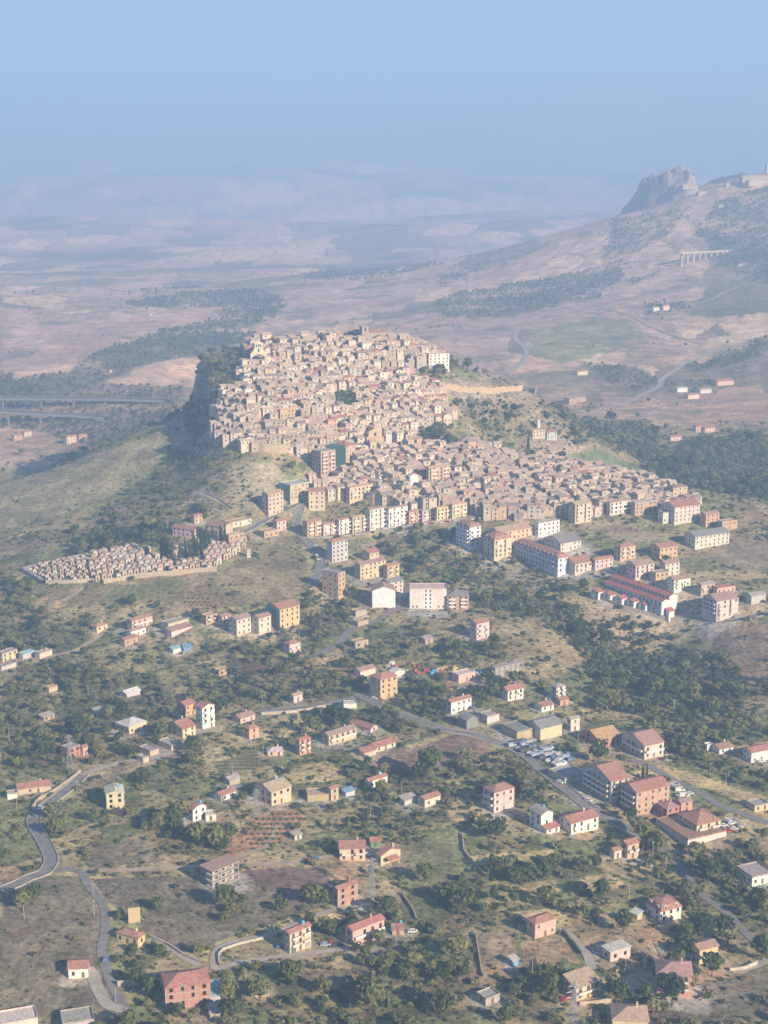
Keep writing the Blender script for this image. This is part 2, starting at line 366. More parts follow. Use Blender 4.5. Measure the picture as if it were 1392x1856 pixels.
class Hash:
    """points with radii, for clearance tests"""
    def __init__(s, cell=12.0): s.c = cell; s.d = {}
    def add(s, x, y, r): s.d.setdefault((int(x // s.c), int(y // s.c)), []).append((x, y, r))
    def hit(s, x, y, r):
        i, j = int(x // s.c), int(y // s.c)
        for a in (-1, 0, 1):
            for b_ in (-1, 0, 1):
                for (px, py, pr) in s.d.get((i + a, j + b_), ()):
                    if (px - x) ** 2 + (py - y) ** 2 < (pr + r) ** 2: return True
        return False
BLOCK = Hash()
for x, y, r in RALL: BLOCK.add(x, y, r + 0.5)
# grade the roads into the ground: smooth the height along each road and blend the terrain to it
for P, R_ in zip(ROAD_XY, ROADS):
    z = H(P[:, 0], P[:, 1]); k = 9
    zs = np.convolve(np.pad(z, k, mode='edge'), np.ones(2 * k + 1) / (2 * k + 1), 'valid')
    hw = R_[2]
    x0, y0 = P.min(0) - hw * 4; x1, y1 = P.max(0) + hw * 4
    msk = np.argwhere((GX > x0) & (GX < x1) & (GY > y0) & (GY < y1))
    if not len(msk): continue
    gx = GX[msk[:, 0], msk[:, 1]]; gy = GY[msk[:, 0], msk[:, 1]]
    for a in range(0, len(gx), 20000):
        d2 = (gx[a:a + 20000, None] - P[None, :, 0]) ** 2 + (gy[a:a + 20000, None] - P[None, :, 1]) ** 2
        kk = d2.argmin(1); dd = np.sqrt(d2[np.arange(len(kk)), kk])
        wgt = 1 - sstep(hw * 1.2, hw * 3.0, dd)
        ii, jj = msk[a:a + 20000, 0], msk[a:a + 20000, 1]
        GZ[ii, jj] = GZ[ii, jj] * (1 - wgt) + zs[kk] * wgt

# ------------------------------------------------------------------ ground cover (what grows or lies where, in photo pixels)
TAN, GOLD, OLIVE, SOIL, DARKB, GREEN, PALE, PINK, GREYB = (0.38,0.31,0.165), (0.52,0.41,0.20), (0.225,0.23,0.095), (0.39,0.275,0.155), (0.165,0.115,0.085), (0.13,0.175,0.065), (0.42,0.36,0.29), (0.40,0.28,0.22), (0.205,0.175,0.12)
FIELDS = [  # colour, clear of bushes 0..1, polygon, (rmin, rmax)
 (DARKB,1,[(407,1199),(454,1188),(492,1198),(488,1216),(447,1226),(412,1214)]),
 ((0.27,0.19,0.13),1,[(648,1382),(738,1353),(800,1334),(830,1326),(892,1339),(885,1362),(809,1392),(752,1400),(690,1396)]),
 (GOLD,.9,[(730,1352),(800,1332),(832,1328),(800,1340),(745,1358)]),
 (GOLD,1,[(1149,1388),(1190,1382),(1300,1416),(1392,1446),(1392,1465),(1350,1458),(1280,1430),(1200,1404)]),
 ((0.21,0.21,0.10),1,[(716,1537),(838,1513),(842,1544),(881,1591),(788,1606),(723,1569)]),
 ((0.36,0.29,0.155),.75,[(740,1112),(870,1103),(940,1112),(1000,1138),(1062,1190),(1010,1232),(950,1205),(880,1160),(800,1150),(700,1130)]),
 ((0.30,0.225,0.15),.95,[(1285,1132),(1392,1128),(1392,1232),(1345,1236),(1330,1190),(1275,1160)]),
 (SOIL,1,[(1325,1200),(1392,1195),(1392,1225),(1345,1228)]),
 ((0.27,0.22,0.15),1,[(1272,1004),(1320,985),(1392,972),(1392,1040),(1330,1028),(1290,1016)]),
 ((0.26,0.215,0.12),.75,[(70,1066),(190,1058),(390,1038),(450,1010),(520,985),(555,1010),(560,1050),(540,1085),(420,1100),(300,1095),(150,1100),(90,1085)]),
 ((0.19,0.19,0.085),.9,[(200,1065),(330,1048),(340,1062),(250,1090),(190,1088)]),
 (SOIL,.9,[(330,1085),(375,1078),(400,1100),(350,1112),(300,1105)]),
 (GREYB,.93,[(0,1596),(80,1590),(150,1590),(185,1660),(182,1720),(196,1790),(230,1856),(0,1856)]),
 (GREYB,.9,[(160,1592),(400,1585),(600,1572),(600,1640),(500,1672),(380,1712),(330,1725),(270,1690),(215,1650)]),
 ((0.19,0.13,0.11),.9,[(430,1578),(520,1572),(600,1575),(600,1615),(540,1640),(480,1610)]),
 ((0.24,0.20,0.13),.8,[(165,1540),(210,1512),(270,1530),(290,1560),(160,1575)]),
 ((0.15,0.175,0.07),.9,[(150,1430),(200,1425),(260,1440),(250,1470),(160,1460)]),
 ((0.16,0.18,0.07),.9,[(180,1500),(240,1490),(250,1510),(200,1530)]),
 ((0.44,0.26,0.15),.92,[(425,1510),(470,1478),(530,1466),(560,1480),(520,1520),(490,1530),(440,1550),(400,1560)]),
 (GOLD,.9,[(350,1372),(390,1368),(400,1376),(360,1384)]),
 ((0.22,0.20,0.11),1,[(385,1382),(470,1362),(475,1392),(400,1402)]),
 (SOIL,.9,[(590,1575),(650,1568),(655,1600),(600,1600)]),
 (GOLD,.9,[(845,1552),(930,1545),(1010,1538),(1000,1552),(900,1565),(850,1570)]),
 (GOLD,.95,[(925,1606),(1005,1596),(1022,1612),(960,1625)]),
 (GOLD,1,[(1050,1594),(1100,1582),(1140,1606),(1075,1620)]),
 ((0.33,0.25,0.16),.9,[(865,1695),(930,1685),(940,1740),(875,1755)]),
 (SOIL,1,[(945,1708),(1020,1700),(1050,1745),(990,1762),(950,1745)]),
 (SOIL,.85,[(1030,1665),(1110,1655),(1200,1675),(1200,1710),(1120,1705),(1060,1700)]),
 ((0.40,0.31,0.20),.9,[(1135,1720),(1190,1718),(1200,1745),(1150,1755)]),
 (GREYB,.9,[(1255,1785),(1330,1768),(1392,1752),(1392,1856),(1170,1856),(1200,1815)]),
 ((0.24,0.185,0.12),.8,[(520,1765),(640,1755),(700,1795),(860,1770),(880,1800),(600,1800)]),
 ((0.17,0.18,0.08),.85,[(730,1620),(860,1600),(870,1640),(760,1690),(720,1660)]),
 (SOIL,.8,[(880,1470),(930,1462),(960,1480),(900,1500)]),
 ((0.38,0.29,0.18),.8,[(300,1372),(170,1430),(160,1420),(230,1375),(270,1355)]),
 ((0.30,0.25,0.17),.6,[(640,990),(770,955),(840,960),(830,985),(740,985),(690,1010)]),
 ((0.33,0.26,0.17),.8,[(1080,955),(1130,945),(1200,975),(1150,985),(1100,975)]),
 ((0.30,0.26,0.155),.9,[(0,860),(160,825),(260,795),(320,760),(335,760),(330,800),(200,900),(100,935),(0,955)],(1100,1500)),
 ((0.33,0.26,0.18),.8,[(0,985),(60,978),(140,980),(60,1000),(0,1010)]),
 ((0.34,0.30,0.19),.8,[(420,840),(500,840),(520,880),(470,930),(420,910)]),
 ((0.33,0.26,0.19),.6,[(740,690),(1000,690),(1020,725),(960,750),(850,760),(820,720)],(1350,1700)),
 ((0.16,0.19,0.085),1,[(1010,830),(1080,815),(1160,845),(1165,865),(1080,850)],(1380,1700)),
 ((0.38,0.30,0.22),.8,[(930,800),(1060,790),(1090,810),(1000,830)],(1380,1700)),
]
FAR_FIELDS = [  # further than 1750 m
 ((0.33,0.24,0.18),1,[(1060,690),(1200,735),(1392,690),(1392,770),(1250,765),(1110,745)]),
 ((0.50,0.38,0.26),1,[(1045,655),(1100,630),(1190,672),(1190,680),(1120,670)]),
 ((0.50,0.38,0.26),1,[(1200,575),(1260,570),(1320,580),(1290,600),(1240,612)]),
 ((0.50,0.39,0.27),1,[(1270,575),(1392,570),(1392,600),(1280,630),(1260,618),(1330,600)]),
 ((0.46,0.34,0.24),1,[(1090,560),(1110,556),(1240,616),(1280,628),(1270,632),(1190,605)]),
 ((0.235,0.235,0.125),.9,[(955,600),(1080,575),(1180,600),(1150,625),(1080,645),(1010,665),(960,640)]),
 ((0.38,0.28,0.21),1,[(1140,610),(1280,630),(1290,650),(1200,665),(1120,635)]),
 ((0.35,0.27,0.21),1,[(740,600),(900,575),(930,600),(900,660),(800,620)]),
 ((0.38,0.29,0.23),1,[(850,620),(920,610),(935,650),(880,660)]),
 ((0.40,0.30,0.23),1,[(510,540),(640,520),(780,490),(800,520),(720,560),(540,600),(470,620),(505,570)]),
 ((0.41,0.29,0.22),1,[(800,520),(930,470),(1050,420),(1130,385),(1000,470),(820,560)]),
 ((0.42,0.31,0.23),1,[(1180,500),(1240,440),(1290,470),(1260,560),(1180,560),(1090,555)]),
 ((0.55,0.42,0.28),1,[(0,528),(60,535),(150,548),(240,560),(320,545),(340,555),(230,572),(100,562),(0,545)]),
 ((0.43,0.31,0.24),1,[(0,560),(220,572),(340,560),(420,545),(300,610),(170,645),(120,672),(0,690)]),
 ((0.45,0.34,0.25),1,[(185,690),(230,665),(350,648),(420,640),(420,700),(250,700)]),
 ((0.55,0.38,0.26),1,[(295,670),(365,655),(345,700),(320,690)]),
 ((0.42,0.32,0.24),1,[(0,810),(60,820),(100,845),(0,850)]),
 ((0.33,0.28,0.24),1,[(0,845),(90,848),(60,868),(0,868)]),
]
WOODS = [  # tree density, bush density, polygon, (rmin, rmax)
 (.95,.6,[(1040,1130),(1130,1120),(1200,1140),(1250,1180),(1330,1195),(1340,1250),(1290,1280),(1180,1270),(1090,1240),(1060,1200),(1030,1160)]),
 (.45,.9,[(870,1078),(960,1070),(1070,1112),(1040,1140),(960,1120),(880,1105)]),
 (.85,.6,[(1205,1545),(1290,1530),(1392,1530),(1392,1560),(1340,1600),(1392,1620),(1392,1740),(1330,1700),(1262,1635),(1225,1585)]),
 (.6,.9,[(380,1792),(520,1762),(560,1795),(700,1802),(860,1812),(1020,1830),(1100,1856),(250,1856),(300,1832)]),
 (1.,.6,[(630,1712),(720,1706),(795,1740),(755,1788),(690,1782),(640,1762)]),
 (.9,.6,[(440,1785),(510,1760),(560,1790),(520,1830),(440,1830)]),
 (.55,.6,[(0,1225),(120,1200),(220,1215),(320,1250),(310,1300),(240,1390),(130,1400),(60,1410),(0,1390)]),
 (.85,.6,[(360,1225),(430,1215),(560,1222),(655,1240),(655,1260),(560,1278),(430,1275),(370,1258)]),
 (.8,.6,[(555,1085),(600,1078),(640,1098),(628,1150),(575,1165),(530,1140)]),
 (.8,.6,[(270,1482),(350,1470),(420,1485),(420,1535),(350,1555),(290,1530)]),
 (.75,.8,[(1120,805),(1230,800),(1392,790),(1392,960),(1320,935),(1270,900),(1190,865)],(1300,1760)),
 (.55,.8,[(830,725),(1000,735),(1180,765),(1200,800),(1050,808),(960,800),(860,775)],(1300,1760)),
 (.8,.6,[(0,1040),(62,1062),(50,1112),(0,1122)]),
 (.95,.6,[(120,995),(230,960),(330,945),(320,985),(230,992),(140,1008)]),
 (.14,1.,[(150,960),(270,860),(345,800),(375,800),(430,830),(470,910),(330,950),(200,985),(0,985),(0,965)],(1050,1500)),
 (.75,1.,[(340,740),(375,660),(420,640),(452,690),(395,745),(375,800),(345,790)],(1200,1500)),
 (.95,.5,[(588,716),(632,708),(652,745),(600,748)],(1200,1500)),
 (.95,.5,[(745,772),(800,768),(832,812),(765,815)],(1200,1500)),
 (.8,.8,[(738,680),(770,662),(830,655),(815,692),(745,694)],(1300,1560)),
 (.4,.95,[(680,975),(760,960),(830,965),(850,1005),(1000,1040),(1065,1080),(900,1062),(760,1040),(690,1005)]),
 (.5,.7,[(20,1100),(150,1110),(170,1160),(110,1185),(0,1180)]),
 (.7,.6,[(365,1175),(440,1160),(560,1190),(540,1215),(400,1200)]),
 (.75,.6,[(730,1255),(800,1250),(830,1310),(760,1300)]),
 (.65,.6,[(560,1295),(650,1290),(760,1310),(740,1345),(650,1300),(580,1315)]),
 (.7,.6,[(800,1380),(880,1368),(980,1400),(990,1450),(940,1460),(860,1430)]),
 (.7,.6,[(630,1395),(760,1400),(830,1430),(800,1500),(700,1500),(620,1450)]),
 (.55,.7,[(880,1575),(1040,1560),(1100,1575),(1040,1595),(900,1620),(820,1660),(760,1610)]),
 (.7,.6,[(980,1640),(1090,1630),(1120,1650),(1060,1668)]),
 (.7,.6,[(1090,1560),(1190,1530),(1230,1590),(1260,1640),(1180,1620)]),
 (.65,.7,[(1205,1325),(1290,1330),(1392,1395),(1392,1440),(1290,1400),(1210,1375)]),
 (.6,.8,[(1050,1240),(1180,1275),(1330,1260),(1392,1330),(1300,1330),(1200,1300),(1080,1290)]),
 (.7,.6,[(560,1640),(620,1655),(720,1640),(760,1680),(700,1672),(620,1662)]),
 (.7,.6,[(380,1655),(440,1640),(450,1670),(390,1690)]),
 (.7,.6,[(1080,1780),(1200,1800),(1250,1790),(1240,1830),(1090,1850)]),
 (.6,.7,[(820,1640),(900,1640),(870,1790),(780,1780)]),
 (.6,.6,[(900,1755),(1010,1765),(1010,1850),(890,1850)]),
]
FAR_WOODS = [
 (.9,[(215,548),(330,528),(510,535),(520,555),(440,620),(330,650),(200,680),(150,700),(0,745),(0,690),(110,672),(180,640),(290,605),(420,560),(330,560),(250,556)],(1750,3600)),
 (.8,[(0,680),(150,700),(340,700),(330,765),(290,800),(200,820),(110,790),(0,775)],(1650,2700)),
 (.85,[(770,570),(830,535),(950,505),(1060,495),(1110,470),(1150,480),(1080,540),(960,565),(820,580)],(2400,3600)),
 (.9,[(1250,410),(1300,370),(1392,335),(1480,320),(1480,540),(1392,520),(1300,480),(1285,440)],(2700,3800)),
 (.7,[(1110,400),(1230,380),(1240,400),(1150,460),(1080,480)],(2900,3700)),
 (.7,[(1165,555),(1240,545),(1290,560),(1190,572),(1165,565)],(2000,3200)),
 (.8,[(1205,680),(1230,665),(1300,640),(1392,605),(1392,640),(1280,670)],(1800,2700)),
 (.7,[(1045,665),(1150,672),(1220,700),(1150,715),(1100,695)],(1700,2500)),
 (.8,[(1200,800),(1392,770),(1392,800),(1230,815)],(1500,2200)),
 (.5,[(1210,700),(1300,690),(1310,715),(1230,720)],(1700,2500)),
 (.9,[(1284,332),(1300,312),(1338,297),(1346,316),(1320,332)],(3300,3950)),
 (.6,[(540,500),(640,470),(760,460),(800,480),(640,515)],(3000,6000)),
]
UU, VV = project(GX, GY, GZ)
RR = np.hypot(GX, GY)
def warped(u, v, x, y, k=5.0):
    f_ = sstep(1650, 1900, np.hypot(x, y)) * 26
    return u + fbm(x / 16.0, y / 16.0, 3, 21) * k + fbm(x / 110.0, y / 110.0, 4, 23) * f_, v + fbm(x / 16.0, y / 16.0, 3, 33) * k * 0.7 + fbm(x / 110.0, y / 110.0, 4, 35) * f_ * 0.6
def plots(x, y):
    """small holdings: a random value per plot and the distance to the plot's edge"""
    a = x * .88 + y * .47 + fbm(x / 60.0, y / 60.0, 3, 201) * 26; b_ = -x * .47 + y * .88 + fbm(x / 60.0, y / 60.0, 3, 207) * 26
    W_, D_ = 36.0, 27.0; j = np.floor(b_ / D_); a = a + (j * 0.37 % 1) * W_; i = np.floor(a / W_)
    e = np.minimum(np.minimum(a - i * W_, (i + 1) * W_ - a), np.minimum(b_ - j * D_, (j + 1) * D_ - b_))
    return _T[(i.astype(int) * 7 + j.astype(int) * 13) & 255, (i.astype(int) * 11 - j.astype(int) * 5) & 255], e
def slope_grid():
    gr = np.gradient(GZ, axis=0) / np.gradient(GY, axis=0).clip(0.5); gt = np.gradient(GZ, axis=1) / np.gradient(GX, axis=1).clip(0.3)
    return np.hypot(gr, gt)
def paint():
    col = np.zeros(GX.shape + (3,))
    a = fbm(GX / 60.0, GY / 60.0, 5, 11); b_ = fbm(GX / 25.0, GY / 25.0, 4, 15); c = fbm(GX / 9.0, GY / 9.0, 3, 19)
    mix = lambda p, q, t: p + (np.array(q) - p) * t[..., None]
    col[:] = (0.29, 0.245, 0.13)
    col = mix(col, OLIVE, sstep(-0.15, 0.35, a)); col = mix(col, SOIL, sstep(0.2, 0.5, b_)); col = mix(col, TAN, sstep(0.1, 0.45, -b_) * 0.8)
    col = mix(col, (0.125, 0.145, 0.06), sstep(0.12, 0.4, c) * 0.7)
    pr, pe = plots(GX, GY); near = (1 - sstep(1050, 1200, RR))
    for lo, cl in ((0.0, TAN), (0.12, (0.21, 0.225, 0.09)), (0.28, GOLD), (0.38, (0.29, 0.265, 0.12)), (0.55, SOIL), (0.63, (0.36, 0.30, 0.15)), (0.8, (0.20, 0.22, 0.085))):
        col = mix(col, cl, (pr >= lo) * (pr < lo + 0.17) * near * 0.85)
    col = mix(col, (0.115, 0.13, 0.055), (1 - sstep(0.5, 2.2, pe)) * near * 0.8)
    # far country: a patchwork of stubble, ploughland and scrub
    far = sstep(1650, 1900, RR)
    cell = np.where(RR < 6000, 170.0, 420.0)
    wx = GX + fbm(GX / 300.0, GY / 300.0, 3, 41) * 130; wy = GY * 0.6 + fbm(GX / 300.0, GY / 300.0, 3, 47) * 130
    ci = np.floor(wx / cell).astype(int); cj = np.floor(wy / cell).astype(int)
    r1 = _T[(ci * 7 + cj * 13) & 255, (ci * 3 - cj * 11) & 255]
    r2 = _T[(ci * 5 - cj * 3) & 255, (ci * 17 + cj * 7) & 255]
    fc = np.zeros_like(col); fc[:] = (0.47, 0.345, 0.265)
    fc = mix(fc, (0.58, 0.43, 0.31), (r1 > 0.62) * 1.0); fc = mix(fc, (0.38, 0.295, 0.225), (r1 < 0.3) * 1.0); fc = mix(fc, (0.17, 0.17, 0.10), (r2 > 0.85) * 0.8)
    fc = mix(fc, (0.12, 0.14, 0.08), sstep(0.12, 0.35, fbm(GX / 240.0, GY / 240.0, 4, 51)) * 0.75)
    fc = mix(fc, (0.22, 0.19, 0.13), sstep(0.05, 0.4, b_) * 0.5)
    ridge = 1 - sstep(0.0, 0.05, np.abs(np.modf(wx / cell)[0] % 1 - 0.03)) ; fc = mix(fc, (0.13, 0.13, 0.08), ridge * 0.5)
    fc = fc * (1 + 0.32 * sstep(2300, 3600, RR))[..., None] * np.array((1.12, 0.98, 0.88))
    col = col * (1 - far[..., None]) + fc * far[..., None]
    clear = np.zeros(GX.shape)
    wu, wv = warped(UU, VV, GX, GY)
    for F in FIELDS:
        rm = F[3] if len(F) > 3 else (300, 1500)
        m = in_poly(wu, wv, F[2]) & (RR > rm[0]) & (RR < rm[1])
        tex = 1 + 0.22 * b_ + 0.22 * c
        if F[0] == GREYB or F[1] < .95: tex = tex + 0.2 * a
        col[m] = (np.array(F[0])[None] * tex[m][:, None])
        if F[1] < .95:
            k = (sstep(0.1, 0.4, c) * 0.5)[m][:, None]; col[m] = col[m] * (1 - k) + np.array((0.13, 0.13, 0.065)) * k
        clear[m] = F[1]
    for cl, k, poly in FAR_FIELDS:
        m = in_poly(wu, wv, poly) & (RR > 1720) & (RR < 4000)
        tx = (1 + 0.3 * b_[m] + 0.35 * fbm(GX / 150, GY / 150, 4, 77)[m]) * 1.25; col[m] = np.array(cl)[None] * tx[:, None] * np.array((1.1, 0.98, 0.88)); sc2 = (sstep(0.15, 0.4, fbm(GX / 70, GY / 70, 4, 87)) * 0.6)[m][:, None]; col[m] = col[m] * (1 - sc2) + np.array((0.17, 0.165, 0.095)) * sc2; clear[m] = k
    for F in WOODS:
        rm = F[3] if len(F) > 3 else (300, 1500)
        m = in_poly(wu, wv, F[2]) & (RR > rm[0]) & (RR < rm[1])
        col[m] = col[m] * (1 - 0.6 * F[0]) + np.array((0.10, 0.10, 0.055)) * 0.6 * F[0]
    for d, poly, rm in FAR_WOODS:
        m = in_poly(wu, wv, poly) & (RR > rm[0]) & (RR < rm[1])
        fz = (0.75 * d * (0.3 + 0.7 * sstep(-.25, .15, fbm(GX / 70, GY / 70, 4, 91))))[m][:, None]; col[m] = col[m] * (1 - fz) + np.array((0.135, 0.15, 0.08)) * fz
    # bare rock where it is steep, paving between the houses of the town
    sl = slope_grid()
    rk = sstep(0.75, 1.15, sl + 0.25 * c); col = mix(col, (0.31, 0.265, 0.215), rk); 
    for poly in TOWN:
        m = in_poly(wu, wv, poly) & (RR > 1080) & (RR < 1540); col[m] = np.array((0.30, 0.25, 0.20))
    return np.clip(col, 0.02, 0.9), clear
TOWN = [
 [(385,750),(400,738),(398,718),(428,708),(440,692),(428,680),(440,668),(468,668),(474,655),(452,650),(438,634),(455,622),(520,614),(600,616),(650,604),(700,614),(760,630),(812,650),(800,662),(765,672),(735,690),(800,702),(815,755),(800,800),(700,815),(560,835),(520,815),(455,818),(380,803),(378,785),(394,770)],
 [(566,862),(600,850),(640,812),(760,818),(850,802),(950,838),(1060,852),(1200,882),(1262,906),(1262,934),(1150,930),(1050,935),(920,945),(850,938),(740,925),(640,905),(580,910),(560,895)],
]
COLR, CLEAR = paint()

def grid_mesh(name, X, Y, Z):
    me = bpy.data.meshes.new(name); nr, nc = X.shape
    idx = np.arange(nr * nc).reshape(nr, nc)
    f = np.stack([idx[:-1, :-1], idx[:-1, 1:], idx[1:, 1:], idx[1:, :-1]], -1).reshape(-1, 4)
    me.vertices.add(nr * nc); me.vertices.foreach_set('co', np.stack([X, Y, Z], -1).astype('f4').ravel())
    me.loops.add(f.size); me.loops.foreach_set('vertex_index', f.ravel().astype('i4'))
    me.polygons.add(len(f)); me.polygons.foreach_set('loop_start', np.arange(0, f.size, 4, dtype='i4'))
    me.update(calc_edges=True)
    me.polygons.foreach_set('use_smooth', np.ones(len(f), bool))
    return me
me = grid_mesh('ground', GX, GY, GZ)
ca = me.color_attributes.new('Col', 'FLOAT_COLOR', 'POINT')
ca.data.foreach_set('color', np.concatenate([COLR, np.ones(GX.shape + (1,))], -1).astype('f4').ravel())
m, nt, b = new_mat('ground_cover')
vc = nt.nodes.new('ShaderNodeVertexColor'); vc.layer_name = 'Col'
f1 = ramp(nt, noise_node(nt, 0.35, 6, rough=0.7), 0.32, 0.68, 0.45, 1.5)
f2 = ramp(nt, noise_node(nt, 0.05, 5, rough=0.65), 0.35, 0.65, 0.72, 1.3)
mu = nt.nodes.new('ShaderNodeMath'); mu.operation = 'MULTIPLY'; nt.links.new(f1, mu.inputs[0]); nt.links.new(f2, mu.inputs[1])
cc = nt.nodes.new('ShaderNodeCombineColor')
for i in range(3): nt.links.new(mu.outputs[0], cc.inputs[i])
nt.links.new(mixrgb(nt, vc.outputs[0], cc.outputs[0], 1.0, 'MULTIPLY'), b.inputs['Base Color'])
b.inputs['Roughness'].default_value = 0.95; b.inputs['Specular IOR Level'].default_value = 0.05
bump(nt, b, noise_node(nt, 0.5, 5), 0.6, 0.5)
me.materials.append(m)
terrain = bpy.data.objects.new('ground', me); COL.objects.link(terrain); terrain['kind'] = 'structure'

# haze: one closed box of even, pale air round everything
zt, zb = max(ZC + 60, float(GZ.max()) + 20), float(GZ.min()) - 1
bx = 46000.0
hv = [(x, y, z) for z in (zb, zt) for x, y in ((-bx, -3000), (bx, -3000), (bx, bx), (-bx, bx))]
hm_ = bpy.data.meshes.new('haze'); hm_.from_pydata(hv, [], [(3,2,1,0),(4,5,6,7),(0,1,5,4),(1,2,6,5),(2,3,7,6),(3,0,4,7)])
hz = bpy.data.objects.new('haze', hm_); COL.objects.link(hz); hz['kind'] = 'stuff'
hm = bpy.data.materials.new('haze_air'); hm.use_nodes = True; hm.node_tree.nodes.clear()
pv = hm.node_tree.nodes.new('ShaderNodeVolumePrincipled'); ou = hm.node_tree.nodes.new('ShaderNodeOutputMaterial')
pv.inputs['Color'].default_value = (*HAZE_COLOR, 1); pv.inputs['Density'].default_value = HAZE_DENSITY
hm.node_tree.links.new(pv.outputs[0], ou.inputs['Volume']); hm_.materials.append(hm)

# road ribbons draped on the graded ground
for P, (nm, mk, hw, px) in zip(ROAD_XY, ROADS):
    T = np.gradient(P, axis=0); T /= np.linalg.norm(T, axis=1)[:, None].clip(1e-6); N = np.stack([-T[:, 1], T[:, 0]], 1)
    off = np.linspace(-hw, hw, 7)
    X = P[:, 0][:, None] + N[:, 0][:, None] * off; Y = P[:, 1][:, None] + N[:, 1][:, None] * off
    Z = H(X, Y); Zm = Z.max(1, keepdims=True); Z = np.maximum(Z, Zm - 0.25) + (0.22 if np.hypot(*P[0]) < 1700 else 0.6)
    rm = grid_mesh(nm, X, Y, Z); rm.materials.append({'A': M_ASPH, 'D': M_DIRT, 'C': M_CONC_ROAD}[mk])
    o = bpy.data.objects.new(nm, rm); COL.objects.link(o); o['kind'] = 'structure'
    if mk == 'A' and hw > 2.7:
        off = np.array([-hw - 0.5, -hw - 0.1, hw + 0.1, hw + 0.5])
        for s in (0, 2):     # pale kerb / parapet along both edges of the main roads
            e = off[s:s + 2]; X = P[:, 0][:, None] + N[:, 0][:, None] * e; Y = P[:, 1][:, None] + N[:, 1][:, None] * e
            Z = H(X, Y) + 0.55
            X = np.hstack([X[:, :1], X, X[:, 1:]]); Y = np.hstack([Y[:, :1], Y, Y[:, 1:]]); Z = np.hstack([Z[:, :1] - 1.5, Z, Z[:, 1:] - 1.5])
            km = grid_mesh('kerb', X, Y, Z); km.materials.append(M_CONC_ROAD)
            k = bpy.data.objects.new('kerb', km); COL.objects.link(k); k.parent = o

# ------------------------------------------------------------------ mesh builder
class MB:
    def __init__(s): s.v = []; s.f = []; s.m = []
    def quad(s, pts, mat=0):
        k = len(s.v); s.v += [tuple(p) for p in pts]; s.f.append(tuple(range(k, k + len(pts)))); s.m.append(mat)
    def box(s, x0, x1, y0, y1, z0, z1, mat=0, bottom=False):
        k = len(s.v)
        s.v += [(x0,y0,z0),(x1,y0,z0),(x1,y1,z0),(x0,y1,z0),(x0,y0,z1),(x1,y0,z1),(x1,y1,z1),(x0,y1,z1)]
        F = [(4,5,6,7),(0,1,5,4),(1,2,6,5),(2,3,7,6),(3,0,4,7)] + ([(3,2,1,0)] if bottom else [])
        for f in F: s.f.append(tuple(k + i for i in f)); s.m.append(mat)
    def bar(s, a, b, r, mat=0, r2=None, sides=4):
        a = Vector(a); b = Vector(b); d = (b - a).normalized(); r2 = r if r2 is None else r2
        t = d.orthogonal().normalized(); q = d.cross(t); k = len(s.v)
        for c, rr in ((a, r), (b, r2)):
            for i in range(sides):
                g = 2 * math.pi * (i + .5) / sides; s.v.append(tuple(c + (t * math.cos(g) + q * math.sin(g)) * rr))
        for i in range(sides):
            j = (i + 1) % sides; s.f.append((k + i, k + j, k + sides + j, k + sides + i)); s.m.append(mat)
        s.f.append(tuple(k + sides + i for i in range(sides))); s.m.append(mat)
    def mesh(s, name, mats, smooth=False):
        me = bpy.data.meshes.new(name); me.from_pydata(s.v, [], s.f); me.polygons.foreach_set('material_index', s.m)
        for m in mats: me.materials.append(m)
        if smooth: me.polygons.foreach_set('use_smooth', [True] * len(s.f))
        me.update(); return me
def link(name, me, parent=None, color=None, loc=None, rz=None, scale=None):
    o = bpy.data.objects.new(name, me); COL.objects.link(o)
    if parent is not None: o.parent = parent
    if color is not None: o.color = (*color, 1)
    if loc is not None: o.location = loc
    if rz is not None: o.rotation_euler = (0, 0, rz)
    if scale is not None: o.scale = scale
    return o
LABELS = {}
def tag(o, label, cat, group=None):
    o['label'] = label; o['category'] = cat
    if group: o['group'] = group
    LABELS.setdefault(label, []).append(o)
    return o
_q = MB(); _q.box(-.5, .5, -.5, .5, 0, 1, 0, True)
UNIT = {}
def unit(mat):
    if mat.name not in UNIT: UNIT[mat.name] = _q.mesh('block', [mat])
    return UNIT[mat.name]
def win_mesh(name, w, h, sill=True, shutters=False):
    q = MB(); t = 0.09
    q.box(-w/2, w/2, -0.05, 0.03, 0, h, 1)                       # pane
    q.box(-w/2 - t, -w/2, -0.10, 0.03, 0, h, 0); q.box(w/2, w/2 + t, -0.10, 0.03, 0, h, 0)
    q.box(-w/2 - t, w/2 + t, -0.10, 0.03, h, h + t, 0)
    q.box(-0.03, 0.03, -0.07, 0.02, 0, h, 0)
    if sill: q.box(-w/2 - .15, w/2 + .15, -0.2, 0.03, -0.1, 0, 0)
    if shutters:
        for s in (-1, 1):
            a, b_ = sorted((s * (w/2 + t + .02), s * (w/2 + t + .02 + w * .45))); q.box(a, b_, -0.09, 0.02, 0, h, 0)
    return q.mesh(name, [M_PLAIN, M_GLASS])
WIN = win_mesh('window', .92, 1.35); WIN_S = win_mesh('window_shuttered', .85, 1.35, True, True); FDOOR = win_mesh('french_door', 1.15, 2.15, False)
HOLE = MB(); HOLE.box(-.7, .7, -0.04, 0.03, 0, 1.6, 0); HOLE = HOLE.mesh('opening', [M_GLASS])
GAR = MB(); GAR.box(-1.25, 1.25, -0.06, 0.03, 0, 2.4, 0); GAR.box(-1.35, 1.35, -0.08, 0.03, 2.4, 2.55, 1); GAR = GAR.mesh('garage_door', [M_PLAIN, M_PLAIN])
